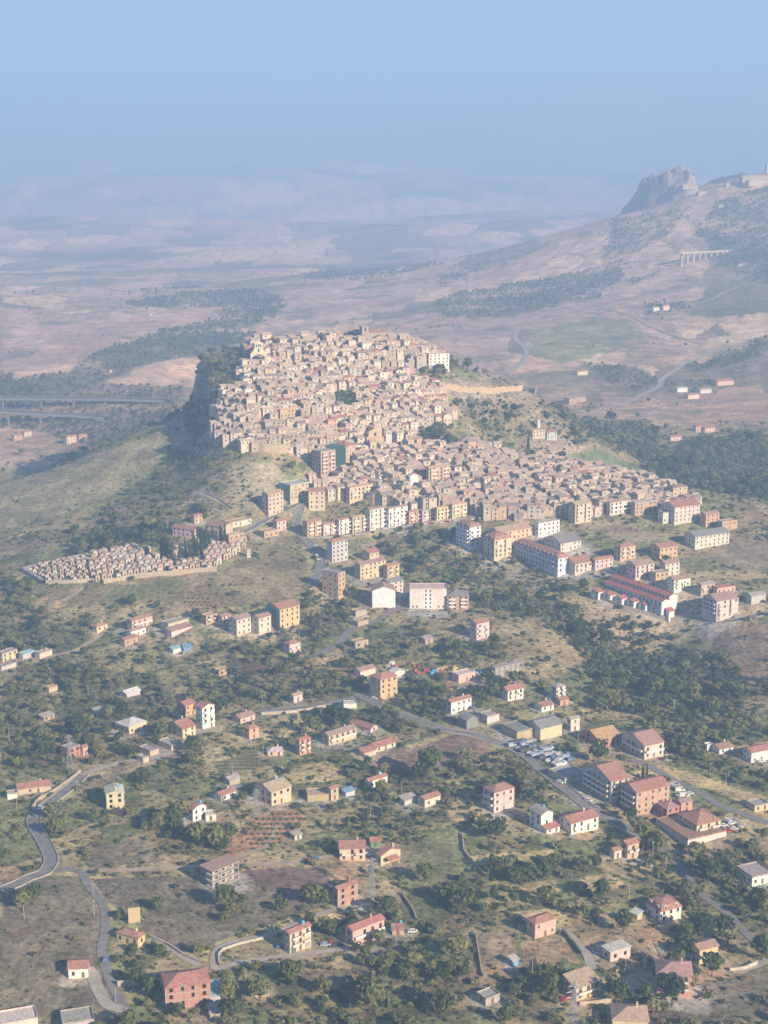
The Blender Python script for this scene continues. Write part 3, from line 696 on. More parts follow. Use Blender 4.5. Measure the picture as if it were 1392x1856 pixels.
DOOR = MB(); DOOR.box(-.55, .55, -0.06, 0.03, 0, 2.2, 0); DOOR.box(-.65, .65, -0.1, 0.03, 2.2, 2.32, 0); DOOR = DOOR.mesh('door', [M_PLAIN])

def roof_mesh(kind, w, d, h, o=0.45):
    q = MB(); X, Y = w / 2 + o, d / 2 + o; t = 0.22
    if kind == 'flat':
        q.box(-w/2 - .06, w/2 + .06, -d/2 - .06, d/2 + .06, h, h + .25)
        for (a, b_, c, e) in ((-w/2-.06, w/2+.06, -d/2-.06, -d/2+.14), (-w/2-.06, w/2+.06, d/2-.14, d/2+.06), (-w/2-.06, -w/2+.14, -d/2+.14, d/2-.14), (w/2-.14, w/2+.06, -d/2+.14, d/2-.14)):
            q.box(a, b_, c, e, h + .25, h + .8)
        return q.mesh('roof', [M_ROOF]), 0.8
    if kind == 'slab':
        q.box(-X, X, -Y, Y, h, h + .3, 0, True); return q.mesh('roof', [M_ROOF]), 0.3
    if kind in ('gx', 'gy'):
        L, S = (X, Y) if kind == 'gx' else (Y, X); r = S * 0.36
        P = lambda a, b_, z: (a, b_, z) if kind == 'gx' else (-b_, a, z)
        e = h - o * 0.36
        for s in (-1, 1):
            top = [P(-L, s*S, e + t), P(L, s*S, e + t), P(L, 0, e + r + t), P(-L, 0, e + r + t)]
            bot = [P(-L, s*S, e), P(L, s*S, e), P(L, 0, e + r), P(-L, 0, e + r)]
            if s > 0: top.reverse(); bot.reverse()
            q.quad(top); q.quad(bot[::-1])
            q.quad([P(-L*s, s*S, e), P(L*s, s*S, e), P(L*s, s*S, e + t), P(-L*s, s*S, e + t)][::1])
            for sx in (-1, 1):
                q.quad([P(sx*L, s*S, e), P(sx*L, 0, e + r), P(sx*L, 0, e + r + t), P(sx*L, s*S, e + t)])
        q.box(*((-L, L, -.14, .14) if kind == 'gx' else (-.14, .14, -L, L)), e + r + t - .05, e + r + t + .1)
        return q.mesh('roof', [M_ROOF]), r
    if kind in ('hip', 'mans'):
        z0 = h; S = min(X, Y); r = S * 0.42
        if kind == 'mans':
            i = 1.5; zz = h + 2.1
            ring0 = [(-X,-Y,h),(X,-Y,h),(X,Y,h),(-X,Y,h)]; ring1 = [(-X+i,-Y+i,zz),(X-i,-Y+i,zz),(X-i,Y-i,zz),(-X+i,Y-i,zz)]
            for k in range(4): q.quad([ring0[k], ring0[(k+1)%4], ring1[(k+1)%4], ring1[k]])
            q.quad(ring0[::-1])
            X -= i; Y -= i; z0 = zz; S = min(X, Y); r = S * 0.3
        rx, ry = (X - S, 0) if X > Y else (0, Y - S)
        e = [(-X,-Y,z0),(X,-Y,z0),(X,Y,z0),(-X,Y,z0)]; A_, B_ = (-rx, -ry, z0 + r), (rx, ry, z0 + r)
        if X > Y: q.quad([e[0], e[1], B_, A_]); q.quad([e[2], e[3], A_, B_]); q.quad([e[1], e[2], B_]); q.quad([e[3], e[0], A_])
        else: q.quad([e[1], e[2], B_, A_]); q.quad([e[3], e[0], A_, B_]); q.quad([e[0], e[1], A_]); q.quad([e[2], e[3], B_])
        q.quad(e[::-1])
        q.box(-X, X, -Y, Y, z0 - .2, z0 - .01)
        return q.mesh('roof', [M_ROOF]), r + (2.1 if kind == 'mans' else 0)
    if kind == 'shed':
        r = d * 0.24
        q.quad([(-X,-Y,h),(X,-Y,h),(X,Y,h+r),(-X,Y,h+r)]); q.quad([(-X,-Y,h-.25),(-X,Y,h+r-.25),(X,Y,h+r-.25),(X,-Y,h-.25)])
        q.quad([(-X,-Y,h-.25),(X,-Y,h-.25),(X,-Y,h),(-X,-Y,h)]); q.quad([(-X,-Y,h-.25),(-X,-Y,h),(-X,Y,h+r),(-X,Y,h+r-.25)]); q.quad([(X,-Y,h),(X,-Y,h-.25),(X,Y,h+r-.25),(X,Y,h+r)])
        return q.mesh('roof', [M_ROOF]), r
    if kind == 'barrel':
        N = 10; r = w * 0.22; pr = [(-X + 2 * X * i / N, h - .1 + r * math.sin(math.pi * i / N)) for i in range(N + 1)]
        for (x0, z0), (x1, z1) in zip(pr[:-1], pr[1:]):
            q.quad([(x0,-Y,z0+t),(x1,-Y,z1+t),(x1,Y,z1+t),(x0,Y,z0+t)]); q.quad([(x0,-Y,z0),(x1,-Y,z1),(x1,-Y,z1+t),(x0,-Y,z0+t)])
        return q.mesh('roof', [M_ROOF]), r
def wall_mesh(kind, w, d, h, base=-5.0):
    q = MB(); q.box(-w/2, w/2, -d/2, d/2, base, h - 0.02)
    if kind in ('gx', 'gy'):
        r = (d if kind == 'gx' else w) / 2 * 0.36
        if kind == 'gx':
            for s in (-1, 1): q.quad([(s*w/2, -s*d/2, h-.02), (s*w/2, s*d/2, h-.02), (s*w/2, 0, h + r)])
        else:
            for s in (-1, 1): q.quad([(s*w/2, s*d/2, h-.02), (-s*w/2, s*d/2, h-.02), (0, s*d/2, h + r)])
    elif kind == 'shed':
        r = d * .24 - .3
        for s in (-1, 1): q.quad([(s*w/2, -s*d/2, h-.02 if s > 0 else h + r), (s*w/2, s*d/2, h + r if s > 0 else h-.02), (s*w/2, -s*d/2 if s < 0 else d/2, h-.02)])
        q.quad([(w/2, d/2, h-.02), (-w/2, d/2, h-.02), (-w/2, d/2, h + r), (w/2, d/2, h + r)])
    elif kind == 'barrel':
        N = 10; r = w * .22
        for s in (-1, 1): q.quad([((-w/2 + w*i/N) * -s, s*d/2, h-.1 + r * math.sin(math.pi*i/N)) for i in range(N + 1)])
    return q.mesh('wall', [M_WALL])
C = dict(white=(.80,.78,.73), offwhite=(.66,.62,.54), cream=(.66,.55,.38), beige=(.56,.46,.33), tan=(.50,.38,.25), yellow=(.67,.53,.30), orange=(.60,.42,.25), pink=(.66,.46,.39), palepink=(.72,.55,.48), salmon=(.60,.36,.27), brick=(.47,.26,.19), grey=(.42,.41,.39), lgrey=(.55,.54,.51), stone=(.46,.38,.28), blue=(.2,.38,.55), green=(.12,.32,.22),
 red=(.45,.215,.16), terra=(.46,.24,.155), rust=(.38,.21,.15), brown=(.30,.20,.15), slate=(.27,.27,.28), conc=(.42,.39,.35), rose=(.43,.28,.235), aqua=(.3,.55,.55), gold=(.55,.38,.18))
SHUT = [(.12,.09,.07),(.35,.33,.30),(.10,.16,.12),(.5,.47,.42),(.22,.14,.09)]
YARDS = []
BOXES = []         # (u0, u1, vt, vb) of the buildings, so that no tree is planted right in front of one
REFS = []          # (u, v, ref phrase) of everything other labels can lean on
rnd = random.Random(11)
def wins(root, w, d, h, n, flags, face, wm, sc, parent_y=None):
    if face == 'f': L, ang, org = w, 0.0, lambda s: (s, -d/2, 0)
    elif face == 'l': L, ang, org = d, -math.pi/2, lambda s: (-w/2, -s, 0)
    else: L, ang, org = d, math.pi/2, lambda s: (w/2, s, 0)
    k = max(1, int(L / 3.5)); fh = h / n
    for fl in range(n):
        for i in range(k):
            s = (i + .5) / k * L - L/2
            zz = fl * fh + fh * 0.32
            p = org(s)
            if fl == 0 and face == 'f' and i == k // 2 and 'w' not in flags:
                link('door', DOOR, root, (.2, .12, .07), (p[0], p[1], 0.05), ang); continue
            if fl == 0 and face == 'f' and 'G' in flags:
                link('garage_door', GAR, root, rnd.choice(SHUT), (p[0], p[1], 0.05), ang); continue
            if rnd.random() < .16: continue
            me = wm
            if fl > 0 and ('B' in flags or 'b' in flags) and face == 'f' and wm is not HOLE: me = FDOOR; zz = fl * fh + .15
            link('window', me, root, sc, (p[0], p[1], zz), ang)
def balcony(root, L, depth, cx, y, z, col, ang=0.0, flip=(0, 0)):
    q = MB(); q.box(-L/2, L/2, -depth, 0.05, -.18, 0, 0, True); q.box(-L/2, L/2, -depth, -depth + .1, 0, .95); q.box(-L/2, -L/2 + .1, -depth + .1, 0.05, 0, .95); q.box(L/2 - .1, L/2, -depth + .1, 0.05, 0, .95)
    link('balcony', q.mesh('balcony', [M_PLAIN]), root, col, (cx, y, z), ang)
def construct(name, label, cat, p, rz, w, d, h, n, wall, roof, rcol, flags='', group=None, base=-5.0):
    """walls, roof, windows, balconies: each a mesh under one Empty at the foot of the building"""
    root = bpy.data.objects.new(name, None); COL.objects.link(root); root.empty_display_size = 1
    root.location = p; root.rotation_euler = (0, 0, rz); tag(root, label, cat, group)
    wc = C[wall] if isinstance(wall, str) else wall; rc = C[rcol] if isinstance(rcol, str) else rcol
    j = lambda c: tuple(min(.85, x * rnd.uniform(.93, 1.07)) for x in c)
    wc = j(wc); rc = j(rc); fh = h / n
    rm, rise = roof_mesh(roof, w, d, h)
    ro = link('roof', rm, root, rc)
    if 'F' in flags:          # unfinished concrete skeleton: slabs on columns, block walls set back
        link('wall', wall_mesh('flat', w - 3.2, d - 3.2, h), root, wc)
        for fl in range(n + (0 if roof != 'slab' else 0)):
            link('floor_slab', unit(M_PLAIN), root, C['conc'], (0, 0, fl * fh - .12), 0, (w, d, .28))
        kx, ky = max(2, int(w / 4) + 1), max(2, int(d / 4.5) + 1)
        for i in range(kx):
            for jn in range(ky):
                if 0 < i < kx - 1 and 0 < jn < ky - 1: continue
                link('column', unit(M_PLAIN), root, C['conc'], (-w/2 + .2 + (w - .4) * i / (kx - 1), -d/2 + .2 + (d - .4) * jn / (ky - 1), -4), 0, (.36, .36, h + 4))
        for fl in range(n):
            for i in range(max(1, int(w / 4))):
                k = max(1, int(w / 4)); link('opening', HOLE, root, None, (-(w-3.2)/2 + (w-3.2) * (i + .5) / k, -(d-3.2)/2, fl * fh + .6), 0)
    else:
        wl = link('wall', wall_mesh(roof, w, d, h, base), root, wc)
        if 'K' in flags:      # exposed concrete frame round brick infill
            for fl in range(n + 1):
                z = fl * fh - .2 if fl < n else h - .42
                link('floor_band', unit(M_PLAIN), root, C['conc'], (0, 0, z), 0, (w + .12, d + .12, .36))
            kx, ky = max(2, int(w / 5) + 1), max(2, int(d / 5) + 1)
            for i in range(kx):
                link('column', unit(M_PLAIN), root, C['conc'], (-w/2 + w * i / (kx - 1), -d/2, 0), 0, (.38, .2, h - .45))
            for i in range(1, ky):
                for s in (-1, 1): link('column', unit(M_PLAIN), root, C['conc'], (s * w/2, -d/2 + d * i / (ky - 1), 0), 0, (.2, .38, h - .45))
        if 'x' not in flags:
            wm = HOLE if 'H' in flags else (WIN_S if 's' in flags else WIN)
            sc = rnd.choice(SHUT)
            if 'i' not in flags: wins(root, w, d, h, n, flags, 'f', wm, sc)
            if 'o' not in flags:
                wins(root, w, d, h, n, flags, 'l', wm, sc); wins(root, w, d, h, n, flags, 'r', wm, sc)
        bc = C['offwhite'] if 'W' not in flags else C['white']
        if 'B' in flags:
            for fl in range(1, n): balcony(root, w * .92, 1.3, 0, -d/2, fl * fh, bc)
        if 'b' in flags:
            for fl in range(1, n):
                for s in (-1, 1): balcony(root, w * .3, 1.1, s * w * .27, -d/2, fl * fh, bc)
        if 'L' in flags:
            for fl in range(1, n): balcony(root, d * .85, 1.3, -w/2, 0, fl * fh, bc, -math.pi/2)
    if roof == 'mans':
        q = MB(); q.box(-.7, .7, -.2, 1.4, 0, 1.5, 0); q.quad([(-.9,-.3,1.5),(.9,-.3,1.5),(.9,1.6,1.9),(-.9,1.6,1.9)], 1); q.box(-.45, .45, -.24, -.19, .3, 1.3, 2)
        dm = q.mesh('dormer', [M_PLAIN, M_ROOF, M_GLASS])
        for i in range(max(2, int(w / 4))):
            k = max(2, int(w / 4)); link('dormer', dm, ro, C['offwhite'], (-w/2 + w * (i + .5) / k, -d/2 + .35, h + .25), 0)
        for i in range(max(1, int(d / 4.5))):
            k = max(1, int(d / 4.5)); link('dormer', dm, ro, C['offwhite'], (-w/2 + .35, d/2 - d * (i + .5) / k, h + .25), -math.pi/2)
    if 'C' in flags:
        link('chimney', unit(M_WALL), ro, wc, (w * .22, d * .12, h), 0, (.7, .9, rise + 1.1))
    if 'T' in flags:
        q = MB(); N = 10
        for i in range(N):
            a, b_ = 2*math.pi*i/N, 2*math.pi*(i+1)/N
            q.quad([(math.cos(a)*.7, math.sin(a)*.7, 0),(math.cos(b_)*.7, math.sin(b_)*.7, 0),(math.cos(b_)*.7, math.sin(b_)*.7, 1.2),(math.cos(a)*.7, math.sin(a)*.7, 1.2)]); q.quad([(math.cos(a)*.7, math.sin(a)*.7, 1.2),(math.cos(b_)*.7, math.sin(b_)*.7, 1.2),(0,0,1.55)])
        link('water_tank', q.mesh('water_tank', [M_PLAIN]), ro, (.12,.45,.68), (w * .28, d * .1, h + rise * .6 + .1))
    if 'N' in flags:          # green debris netting on scaffold poles over the left side and front
        q = MB(); q.box(-w/2 - 1.2, -w/2 - 1.15, -d/2 - 1.2, d/2 + .6, -1, h + .6); q.mesh
        link('scaffold_net', q.mesh('scaffold_net', [M_PLAIN]), root, (.16,.36,.27))
        if 'n' in flags:
            q = MB(); q.box(-w/2 - 1.1, w/2 + 1, -d/2 - 1.2, -d/2 - 1.15, -1, h + .6); link('scaffold_net', q.mesh('scaffold_net', [M_PLAIN]), root, (.16,.36,.27))
        for i in range(6):
            link('scaffold_pole', unit(M_STEEL), root, None, (-w/2 - 1.25, -d/2 - .8 + (d + 1) * i / 5, -1), 0, (.09, .09, h + 2))
        for fl in range(1, n + 1): link('scaffold_rail', unit(M_STEEL), root, None, (-w/2 - 1.27, -.3, fl * fh), 0, (.1, d + 1.6, .12))
    if 'S' in flags:          # ground-floor canopy / porch
        pr, _ = roof_mesh('shed', w * .5, 3.0, 2.5, .2); k = link('porch_roof', pr, root, rc, (0, -d/2 - 1.5, 0))
        for s in (-1, 1): link('porch_post', unit(M_PLAIN), root, C['offwhite'], (s * w * .22, -d/2 - 2.8, -2), 0, (.25, .25, 4.4))
    r = math.hypot(w, d) / 2
    if base == -5.0: YARDS.append((p[0], p[1], r))
    for i in range(max(1, int(w / 6) + 1)):
        for jn in range(max(1, int(d / 6) + 1)):
            lx = -w/2 + w * (i + .5) / max(1, int(w / 6) + 1); ly = -d/2 + d * (jn + .5) / max(1, int(d / 6) + 1)
            BLOCK.add(p[0] + lx * math.cos(rz) - ly * math.sin(rz), p[1] + lx * math.sin(rz) + ly * math.cos(rz), 4.2)
    return root
def B(name, ref, extra, cat, u0, u1, vt, vb, fl, wall, roof, rcol, flags='', d=None, n=None, rdeg=None, skip=0.0, group=None, hm=None):
    uc = (u0 + u1) / 2
    p0 = ground(uc, vb, skip); k = ppm(p0); P = (u1 - u0) / k; roofo = 0.9 if roof not in ('flat', 'slab') else .1
    P = max(3.0, P - roofo)
    dep = math.atan2(ZC - p0[2], math.hypot(p0[0], p0[1]))
    if rdeg is None: rdeg = 5 if fl == 0 else math.copysign(38, fl)
    rz = math.radians(rdeg)
    if fl == 0:
        w = P / math.cos(rz); d = d or min(11.0, max(4.5, w * .75))
    else:
        w = max(3.0, (1 - abs(fl)) * P / math.cos(rz)); d = max(3.0, abs(fl) * P / abs(math.sin(rz)))
    D = w * abs(math.sin(rz)) + d * math.cos(rz)
    rise = {'flat': .8, 'slab': .3, 'gx': d * .18, 'gy': w * .18, 'hip': min(w, d) * .21, 'mans': 3.0, 'shed': d * .24, 'barrel': w * .22}[roof]
    kk = {'flat': 1.0, 'slab': 1.0, 'shed': 1.0}.get(roof, .62)
    h = ((vb - vt) / k - kk * D * math.sin(dep)) / math.cos(dep) - rise
    h = hm or max(2.6, h)
    n = n or max(1, round(h / 3.05))
    g = ground(uc, vb - D * .5 * math.sin(dep) * k, skip)
    rot = rz - math.atan2(g[0], g[1])
    REFS.append((uc, (vt + vb) / 2, ref)); BOXES.append((u0, u1, vt, vb))
    if name in ('house', 'villa') and vb > 1000:
        if rnd.random() < .55 and roof in ('gx', 'gy', 'hip') and 'C' not in flags: flags += 'C'
        if rnd.random() < .12 and 'T' not in flags: flags += 'T'
        if rnd.random() < .45 and 'b' not in flags and 'B' not in flags and 'H' not in flags and 'F' not in flags: flags += 'b'
    return construct(name, (ref + ' ' + extra).strip(), cat, tuple(g), rot, w, d, h, n, wall, roof, rcol, flags, group)

H_, A_, S_ = 'house', 'apartment_block', 'shed'
# foreground, left
B(H_,'low farmhouse with half its roof red','beside the left road','house',30,92,1416,1439,0,'beige','gx','red','o',d=7)
B(S_,'tiny white hut','below the half-red farmhouse','hut',13,31,1436,1449,0,'white','flat','conc','xo',d=4)
B(H_,'rough brick house','behind the small left pylon','house',112,146,1344,1376,.4,'brick','flat','conc','H')
B(S_,'pink brick annex','right of the rough brick house','annex',143,161,1350,1370,.4,'pink','gx','rust','o')
B(H_,'tall unfinished beige house','with white gabled roof by the left bend','house',191,226,1425,1467,.0,'cream','gy','offwhite','Hw',d=9,rdeg=3)
B('villa','terraced beige villa','with stepped balconies among trees','villa',209,268,1298,1332,.42,'cream','hip','offwhite','BWL')
B(S_,'long shed with white roof','alone among dark trees','shed',216,256,1249,1266,.35,'lgrey','gx','white','x')
B(S_,'small grey shed','left of the terraced villa','shed',166,187,1284,1296,.3,'lgrey','shed','conc','x')
B(S_,'low grey ruined barn','among the trees at far left','barn',70,100,1292,1308,.3,'stone','shed','conc','Ho')
B(H_,'ochre house with red roof','behind the white tower house','house',320,356,1268,1299,.45,'orange','gx','red','')
B(A_,'narrow white tower house','with steep gable and red roof','house',354,391,1272,1323,.35,'white','gy','red','bW')
B(H_,'beige house with red roof and barn windows','below the white tower house','house',301,356,1302,1339,.55,'cream','gx','red','C')
B(S_,'flat-roofed concrete garage','stepping down the lane, uppermost','garage',287,330,1338,1362,.55,'beige','flat','conc','x')
B(S_,'lower flat concrete garage','next down the lane','garage',252,288,1348,1372,.55,'beige','flat','conc','x')
B(S_,'smallest flat concrete garage','at the foot of the lane','garage',249,270,1366,1384,.5,'beige','flat','conc','x')
B(H_,'low house with pale rose roof','beside the country road','house',420,464,1290,1313,.35,'palepink','gx','rose','')
B(H_,'small square house with red hip roof','below the pale rose roofed house','house',441,471,1313,1341,.35,'orange','hip','red','C')
B(H_,'long grey stone shed','above the walled kitchen garden','shed',402,437,1404,1424,.4,'stone','gx','conc','x')
B(H_,'white cottage with two red roofs','amid shrubs','house',387,430,1430,1453,.3,'white','gx','red','')
B(H_,'white round-gabled house','with a blue tank on its red roof','house',340,376,1455,1490,.25,'white','barrel','red','T')
B(S_,'white garden annex','right of the round-gabled house','annex',372,391,1470,1488,0,'white','flat','offwhite','o',d=5)
B(H_,'big unfinished cream house','with dark empty window openings','house',461,530,1412,1462,.45,'cream','gx','tan','H')
B(S_,'tan windowless block','with red-roofed end room','shed',556,598,1432,1452,0,'tan','flat','tan','x',d=8)
B(S_,'small red-roofed end room','of the tan windowless block','annex',592,615,1424,1452,.3,'beige','gx','red','')
B(H_,'cream cottage with pale flat roof','beside the vineyard','house',483,513,1354,1371,0,'cream','hip','offwhite','',d=6)
B(H_,'narrow pink three-floor house','with red hip roof','house',536,564,1335,1370,.2,'salmon','hip','red','b')
B('villa','wide beige villa with rose roof','set on pillars','villa',582,648,1318,1352,.2,'beige','gx','rose','B')
B(H_,'long low house with bright red roof','behind the wide beige villa','house',632,686,1308,1329,-.25,'palepink','gx','red','')
B(S_,'white barn with red roof','beside the brown ploughed field','barn',664,719,1341,1364,.3,'offwhite','gx','red','o')
B(S_,'orange tiled porch shed','in front of the white barn','shed',649,683,1358,1373,.3,'pink','shed','terra','x')
B(H_,'white house with blue tank','on its red roof','house',659,704,1405,1430,.2,'white','gx','red','T')
B(H_,'white and red house','with grey sheds at left','house',756,800,1437,1464,.3,'offwhite','gx','red','')
B(S_,'grey lean-to shed','left of the white and red house','shed',722,757,1444,1460,.3,'lgrey','shed','conc','x')
B(S_,'rusty tin shed','right of the tan windowless block','shed',618,645,1430,1445,.3,'lgrey','shed','blue','x')
B(S_,'small grey farm shed','above the orange orchard','shed',526,548,1508,1524,.3,'lgrey','shed','conc','H')
# bottom left
B(H_,'white bungalow with red roof','alone on a pale terrace at lower left','house',124,163,1740,1773,0,'white','gx','red','',d=7,rdeg=-6)
B(H_,'low yellow house with red roof','half hidden by trees near the billboard','house',210,265,1684,1717,-.25,'yellow','hip','red','')
B(H_,'open concrete house frame','with pink roof beside the dirt track','house',364,434,1564,1612,.3,'grey','slab','rose','F',hm=8.4,n=3)
B(A_,'brick block with concrete frame','three floors under a red roof','apartment block',296,380,1760,1826,0,'brick','hip','red','KHw',d=11,rdeg=6)
B(S_,'pale blue tin shed','right of the framed brick block','shed',378,400,1786,1816,0,'lgrey','shed','aqua','x',d=8)
B(S_,'grey store hut','below the pale blue tin shed','shed',378,400,1824,1848,0,'stone','shed','conc','x',d=5)
B(S_,'grey shed at the bottom edge','below the white bungalow','shed',112,168,1849,1866,0,'lgrey','flat','conc','x',d=9)
B(S_,'pale flat roof at the bottom left corner','cut by the frame','house',0,66,1847,1866,0,'offwhite','flat','offwhite','x',d=9)
B(S_,'grey farm building','half buried in trees at the bottom','shed',452,488,1784,1808,0,'stone','gx','conc','o',d=8)
# bottom middle
B(H_,'cream house with red roof and balcony','at the end of the dirt track','house',613,663,1522,1560,.0,'cream','gx','red','b',d=9,rdeg=3)
B(S_,'green-doored hut','right of the cream balcony house','hut',669,690,1517,1536,0,'green','gx','red','o',d=5)
B(H_,'gabled cream bungalow','with pink porch','house',683,726,1534,1568,.1,'cream','gy','red','S',d=10)
B(H_,'square brick house','with empty windows and red roof','house',602,650,1600,1646,.2,'brick','gx','red','KH')
B(H_,'cream three-floor house','by the lower concrete lane','house',514,566,1678,1729,.2,'cream','gx','red','bG')
B(H_,'long pink house','with red roof and long balconies','house',623,699,1665,1717,.2,'pink','gx','red','BW')
B(H_,'little brown-roofed house','right of the long pink house','house',708,733,1676,1696,0,'tan','gx','rust','o',d=6)
B(S_,'roofless grey ruin','near the bottom centre','ruin',863,906,1800,1824,.4,'grey','flat','conc','H')
# lower right
B(H_,'white house with stepped red roof','above the dry terraces','house',1011,1086,1470,1514,.32,'white','gx','red','bW')
B(H_,'white barrel-roofed house','with arched gable','house',958,1003,1462,1508,.5,'white','barrel','conc','')
B(S_,'red-topped white lean-to','in front of the barrel-roofed house','annex',979,1016,1490,1513,.3,'white','shed','red','o')
B(H_,'cream cottage with two red roof steps','beside the main road','house',1122,1159,1520,1558,.4,'beige','gx','terra','')
B(S_,'lower red-roofed wing','left of the two-step cottage','annex',1103,1128,1535,1557,.4,'offwhite','gx','terra','o')
B('showroom','cream showroom with red hip roof','standing on a wide white base','showroom',1227,1307,1466,1516,.45,'cream','hip','red','b')
B('workshop','wide white workshop base','under the red hip-roofed showroom','workshop',1187,1316,1492,1533,.47,'offwhite','flat','rust','x')
B(H_,'low dark red house','between brick flats and showroom','house',1190,1232,1452,1486,.45,'brick','hip','rose','')
B(H_,'red brick terrace house','right of the low dark red house','house',1222,1256,1446,1474,.35,'salmon','gx','rose','')
B(H_,'white flat-roofed villa','at the right edge','villa',1334,1400,1560,1606,.45,'white','flat','conc','')
B(H_,'white mansion with dormered red roof','above the vegetable plot','house',1169,1236,1624,1673,.42,'white','mans','red','')
B(S_,'small white tent-shaped store','left of the dormered mansion','shed',1116,1141,1656,1672,.4,'white','gx','white','xo')
B(S_,'yellow hut with pale roof','left of the dormered mansion','hut',1140,1166,1648,1668,-.4,'yellow','shed','offwhite','xo')
B(H_,'bright pink house','with red hip roof and orange side wall','house',952,1009,1657,1703,.3,'pink','hip','red','')
B(H_,'unfinished pinkish brick house','with flat white slabs','house',1091,1142,1703,1745,.3,'palepink','slab','offwhite','KHw')
B(H_,'yellow house with mauve roof','by a pale concrete yard','house',1248,1302,1705,1752,.35,'yellow','gx','rose','b')
B(H_,'large salmon house','with brown-red hip roof near the bottom right','house',1186,1253,1742,1806,.0,'salmon','hip','rose','b',d=11,rdeg=4)
B('villa','yellow villa with long slanted roof','behind the big pylon','villa',1019,1090,1752,1815,.35,'cream','shed','tan','Bs')
B(H_,'cream house cut by the bottom edge','with grey hip roof','house',1106,1174,1822,1870,.0,'cream','hip','tan','',d=11)
B(S_,'tiny blue-grey hut','left of the brown plot','hut',921,940,1733,1752,.3,'blue','shed','lgrey','xo')
# middle right
B(H_,'small pink hill house','on the dry grass knoll','house',850,888,1121,1159,.35,'palepink','gx','red','b')
B(A_,'bare concrete skeleton','of a three-floor house','house',891,948,1195,1231,.1,'grey','slab','conc','F')
B(H_,'flat pink house','left of the bare concrete skeleton','house',818,862,1210,1238,.3,'pink','flat','palepink','')
B(H_,'white house with red roof on the scrap road','behind round trees','house',904,950,1240,1271,.35,'white','gx','red','')
B(H_,'bright white farmhouse','with long red roof','house',807,856,1262,1294,.2,'white','gx','red','')
B(H_,'slim pale three-floor house','at the edge of the wooded gully','house',996,1026,1237,1270,.4,'offwhite','hip','conc','b')
B(S_,'small red-roofed cottage','below the slim pale house','house',1004,1032,1262,1280,.4,'tan','gx','red','o')
B(H_,'white shed with red awning roof','left of the small red-roofed cottage','shed',966,1005,1270,1290,.4,'white','gx','rust','o')
B('warehouse','dark arched hangar','with blue-grey curved roof','warehouse',828,868,1293,1322,.45,'slate','barrel','slate','x')
B('warehouse','low concrete store','right of the dark arched hangar','store',868,905,1285,1312,.4,'lgrey','flat','conc','x')
B('warehouse','long cream warehouse','with grey roof beside parked vehicles','warehouse',952,1020,1299,1342,.4,'cream','gx','slate','xo',hm=6.5)
B('canopy','low open vehicle canopy','left of the long cream warehouse','canopy',908,966,1316,1340,.5,'tan','flat','slate','x',hm=3.6)
B(H_,'cream gabled house','right of the long warehouse','house',1026,1052,1298,1326,.3,'offwhite','gx','conc','')
B('warehouse','brick hall with orange roof','beyond the parked vehicles','hall',1052,1126,1316,1356,.45,'brick','gx','gold','H')
B(A_,'salmon balconied block','with rose roof beyond the golden strip','apartment block',1125,1204,1322,1376,.55,'palepink','gx','rose','BLW')
B(A_,'grey five-floor block with red roof','and many balconies','apartment block',1053,1141,1380,1456,.62,'lgrey','gx','red','bL')
B(A_,'orange brick five-floor block','with red roof','apartment block',1123,1213,1410,1480,.33,'salmon','gx','red','KL')
B('warehouse','flat grey hangar','left of the five-floor blocks','warehouse',993,1062,1384,1422,.45,'lgrey','flat','conc','x')
B(A_,'four-floor brick and cream house','with red hip roof','apartment block',874,933,1418,1474,.35,'palepink','hip','rust','KL')
B(H_,'white roadside house','with red roof at the right edge','house',1345,1400,1350,1384,.3,'white','gx','red','')
B(H_,'pale cottage with patched roof','at the end of the hedge on the right','house',1286,1330,1345,1368,.4,'white','gx','rust','')
B(S_,'white shed behind the cottage','with patched roof at right','shed',1276,1291,1344,1362,.3,'white','flat','white','x')
B(S_,'little cream store','at the far end of the golden strip','shed',1352,1392,1445,1472,.4,'cream','flat','conc','o')
# middle
B(A_,'orange cube apartment house','with red hip roof and blank wall','apartment block',669,722,1216,1269,.38,'orange','hip','red','o')
B(S_,'white gabled barn','behind the orange cube','barn',702,735,1211,1229,.3,'white','gy','white','xo')
B(S_,'long rust-roofed shed','left of the orange cube','shed',640,682,1206,1228,.3,'palepink','gx','rose','x')
B(H_,'small ruined farmhouse','with a chimney among the pines','house',524,550,1255,1274,.3,'palepink','gx','tan','C')
B(S_,'little white kiosk','by the road junction','kiosk',622,646,1273,1284,0,'white','flat','lgrey','x',d=4)
B(A_,'yellow block with green scaffold net','and stepped rust roof','apartment block',484,545,1088,1140,.38,'yellow','gx','rust','N')
B(A_,'left twin white block','with rose gable roof','apartment block',414,457,1113,1152,.35,'offwhite','gx','rose','')
B(A_,'right twin white block','with rose gable roof','apartment block',456,493,1111,1149,.35,'offwhite','gx','rose','')
B(H_,'long low house with mauve roof','left of the twin white blocks','house',395,420,1112,1132,.3,'palepink','gx','rose','')
B(H_,'small red hip-roofed house','above the pine wood','house',513,546,1159,1187,.35,'palepink','hip','red','')
B(S_,'grey stone hut on the grassy slope','left of the pink hill house','hut',762,786,1150,1168,.35,'stone','shed','conc','o')
B(S_,'ruined stone farm','above the bending lane','ruin',634,668,1154,1176,.3,'stone','flat','tan','H')
B(S_,'crumbling stone byre','beside the steep lane','ruin',636,664,1100,1118,.3,'stone','flat','stone','x')
B(S_,'second crumbling byre','below the first by the steep lane','ruin',640,668,1119,1136,.3,'stone','flat','stone','x')
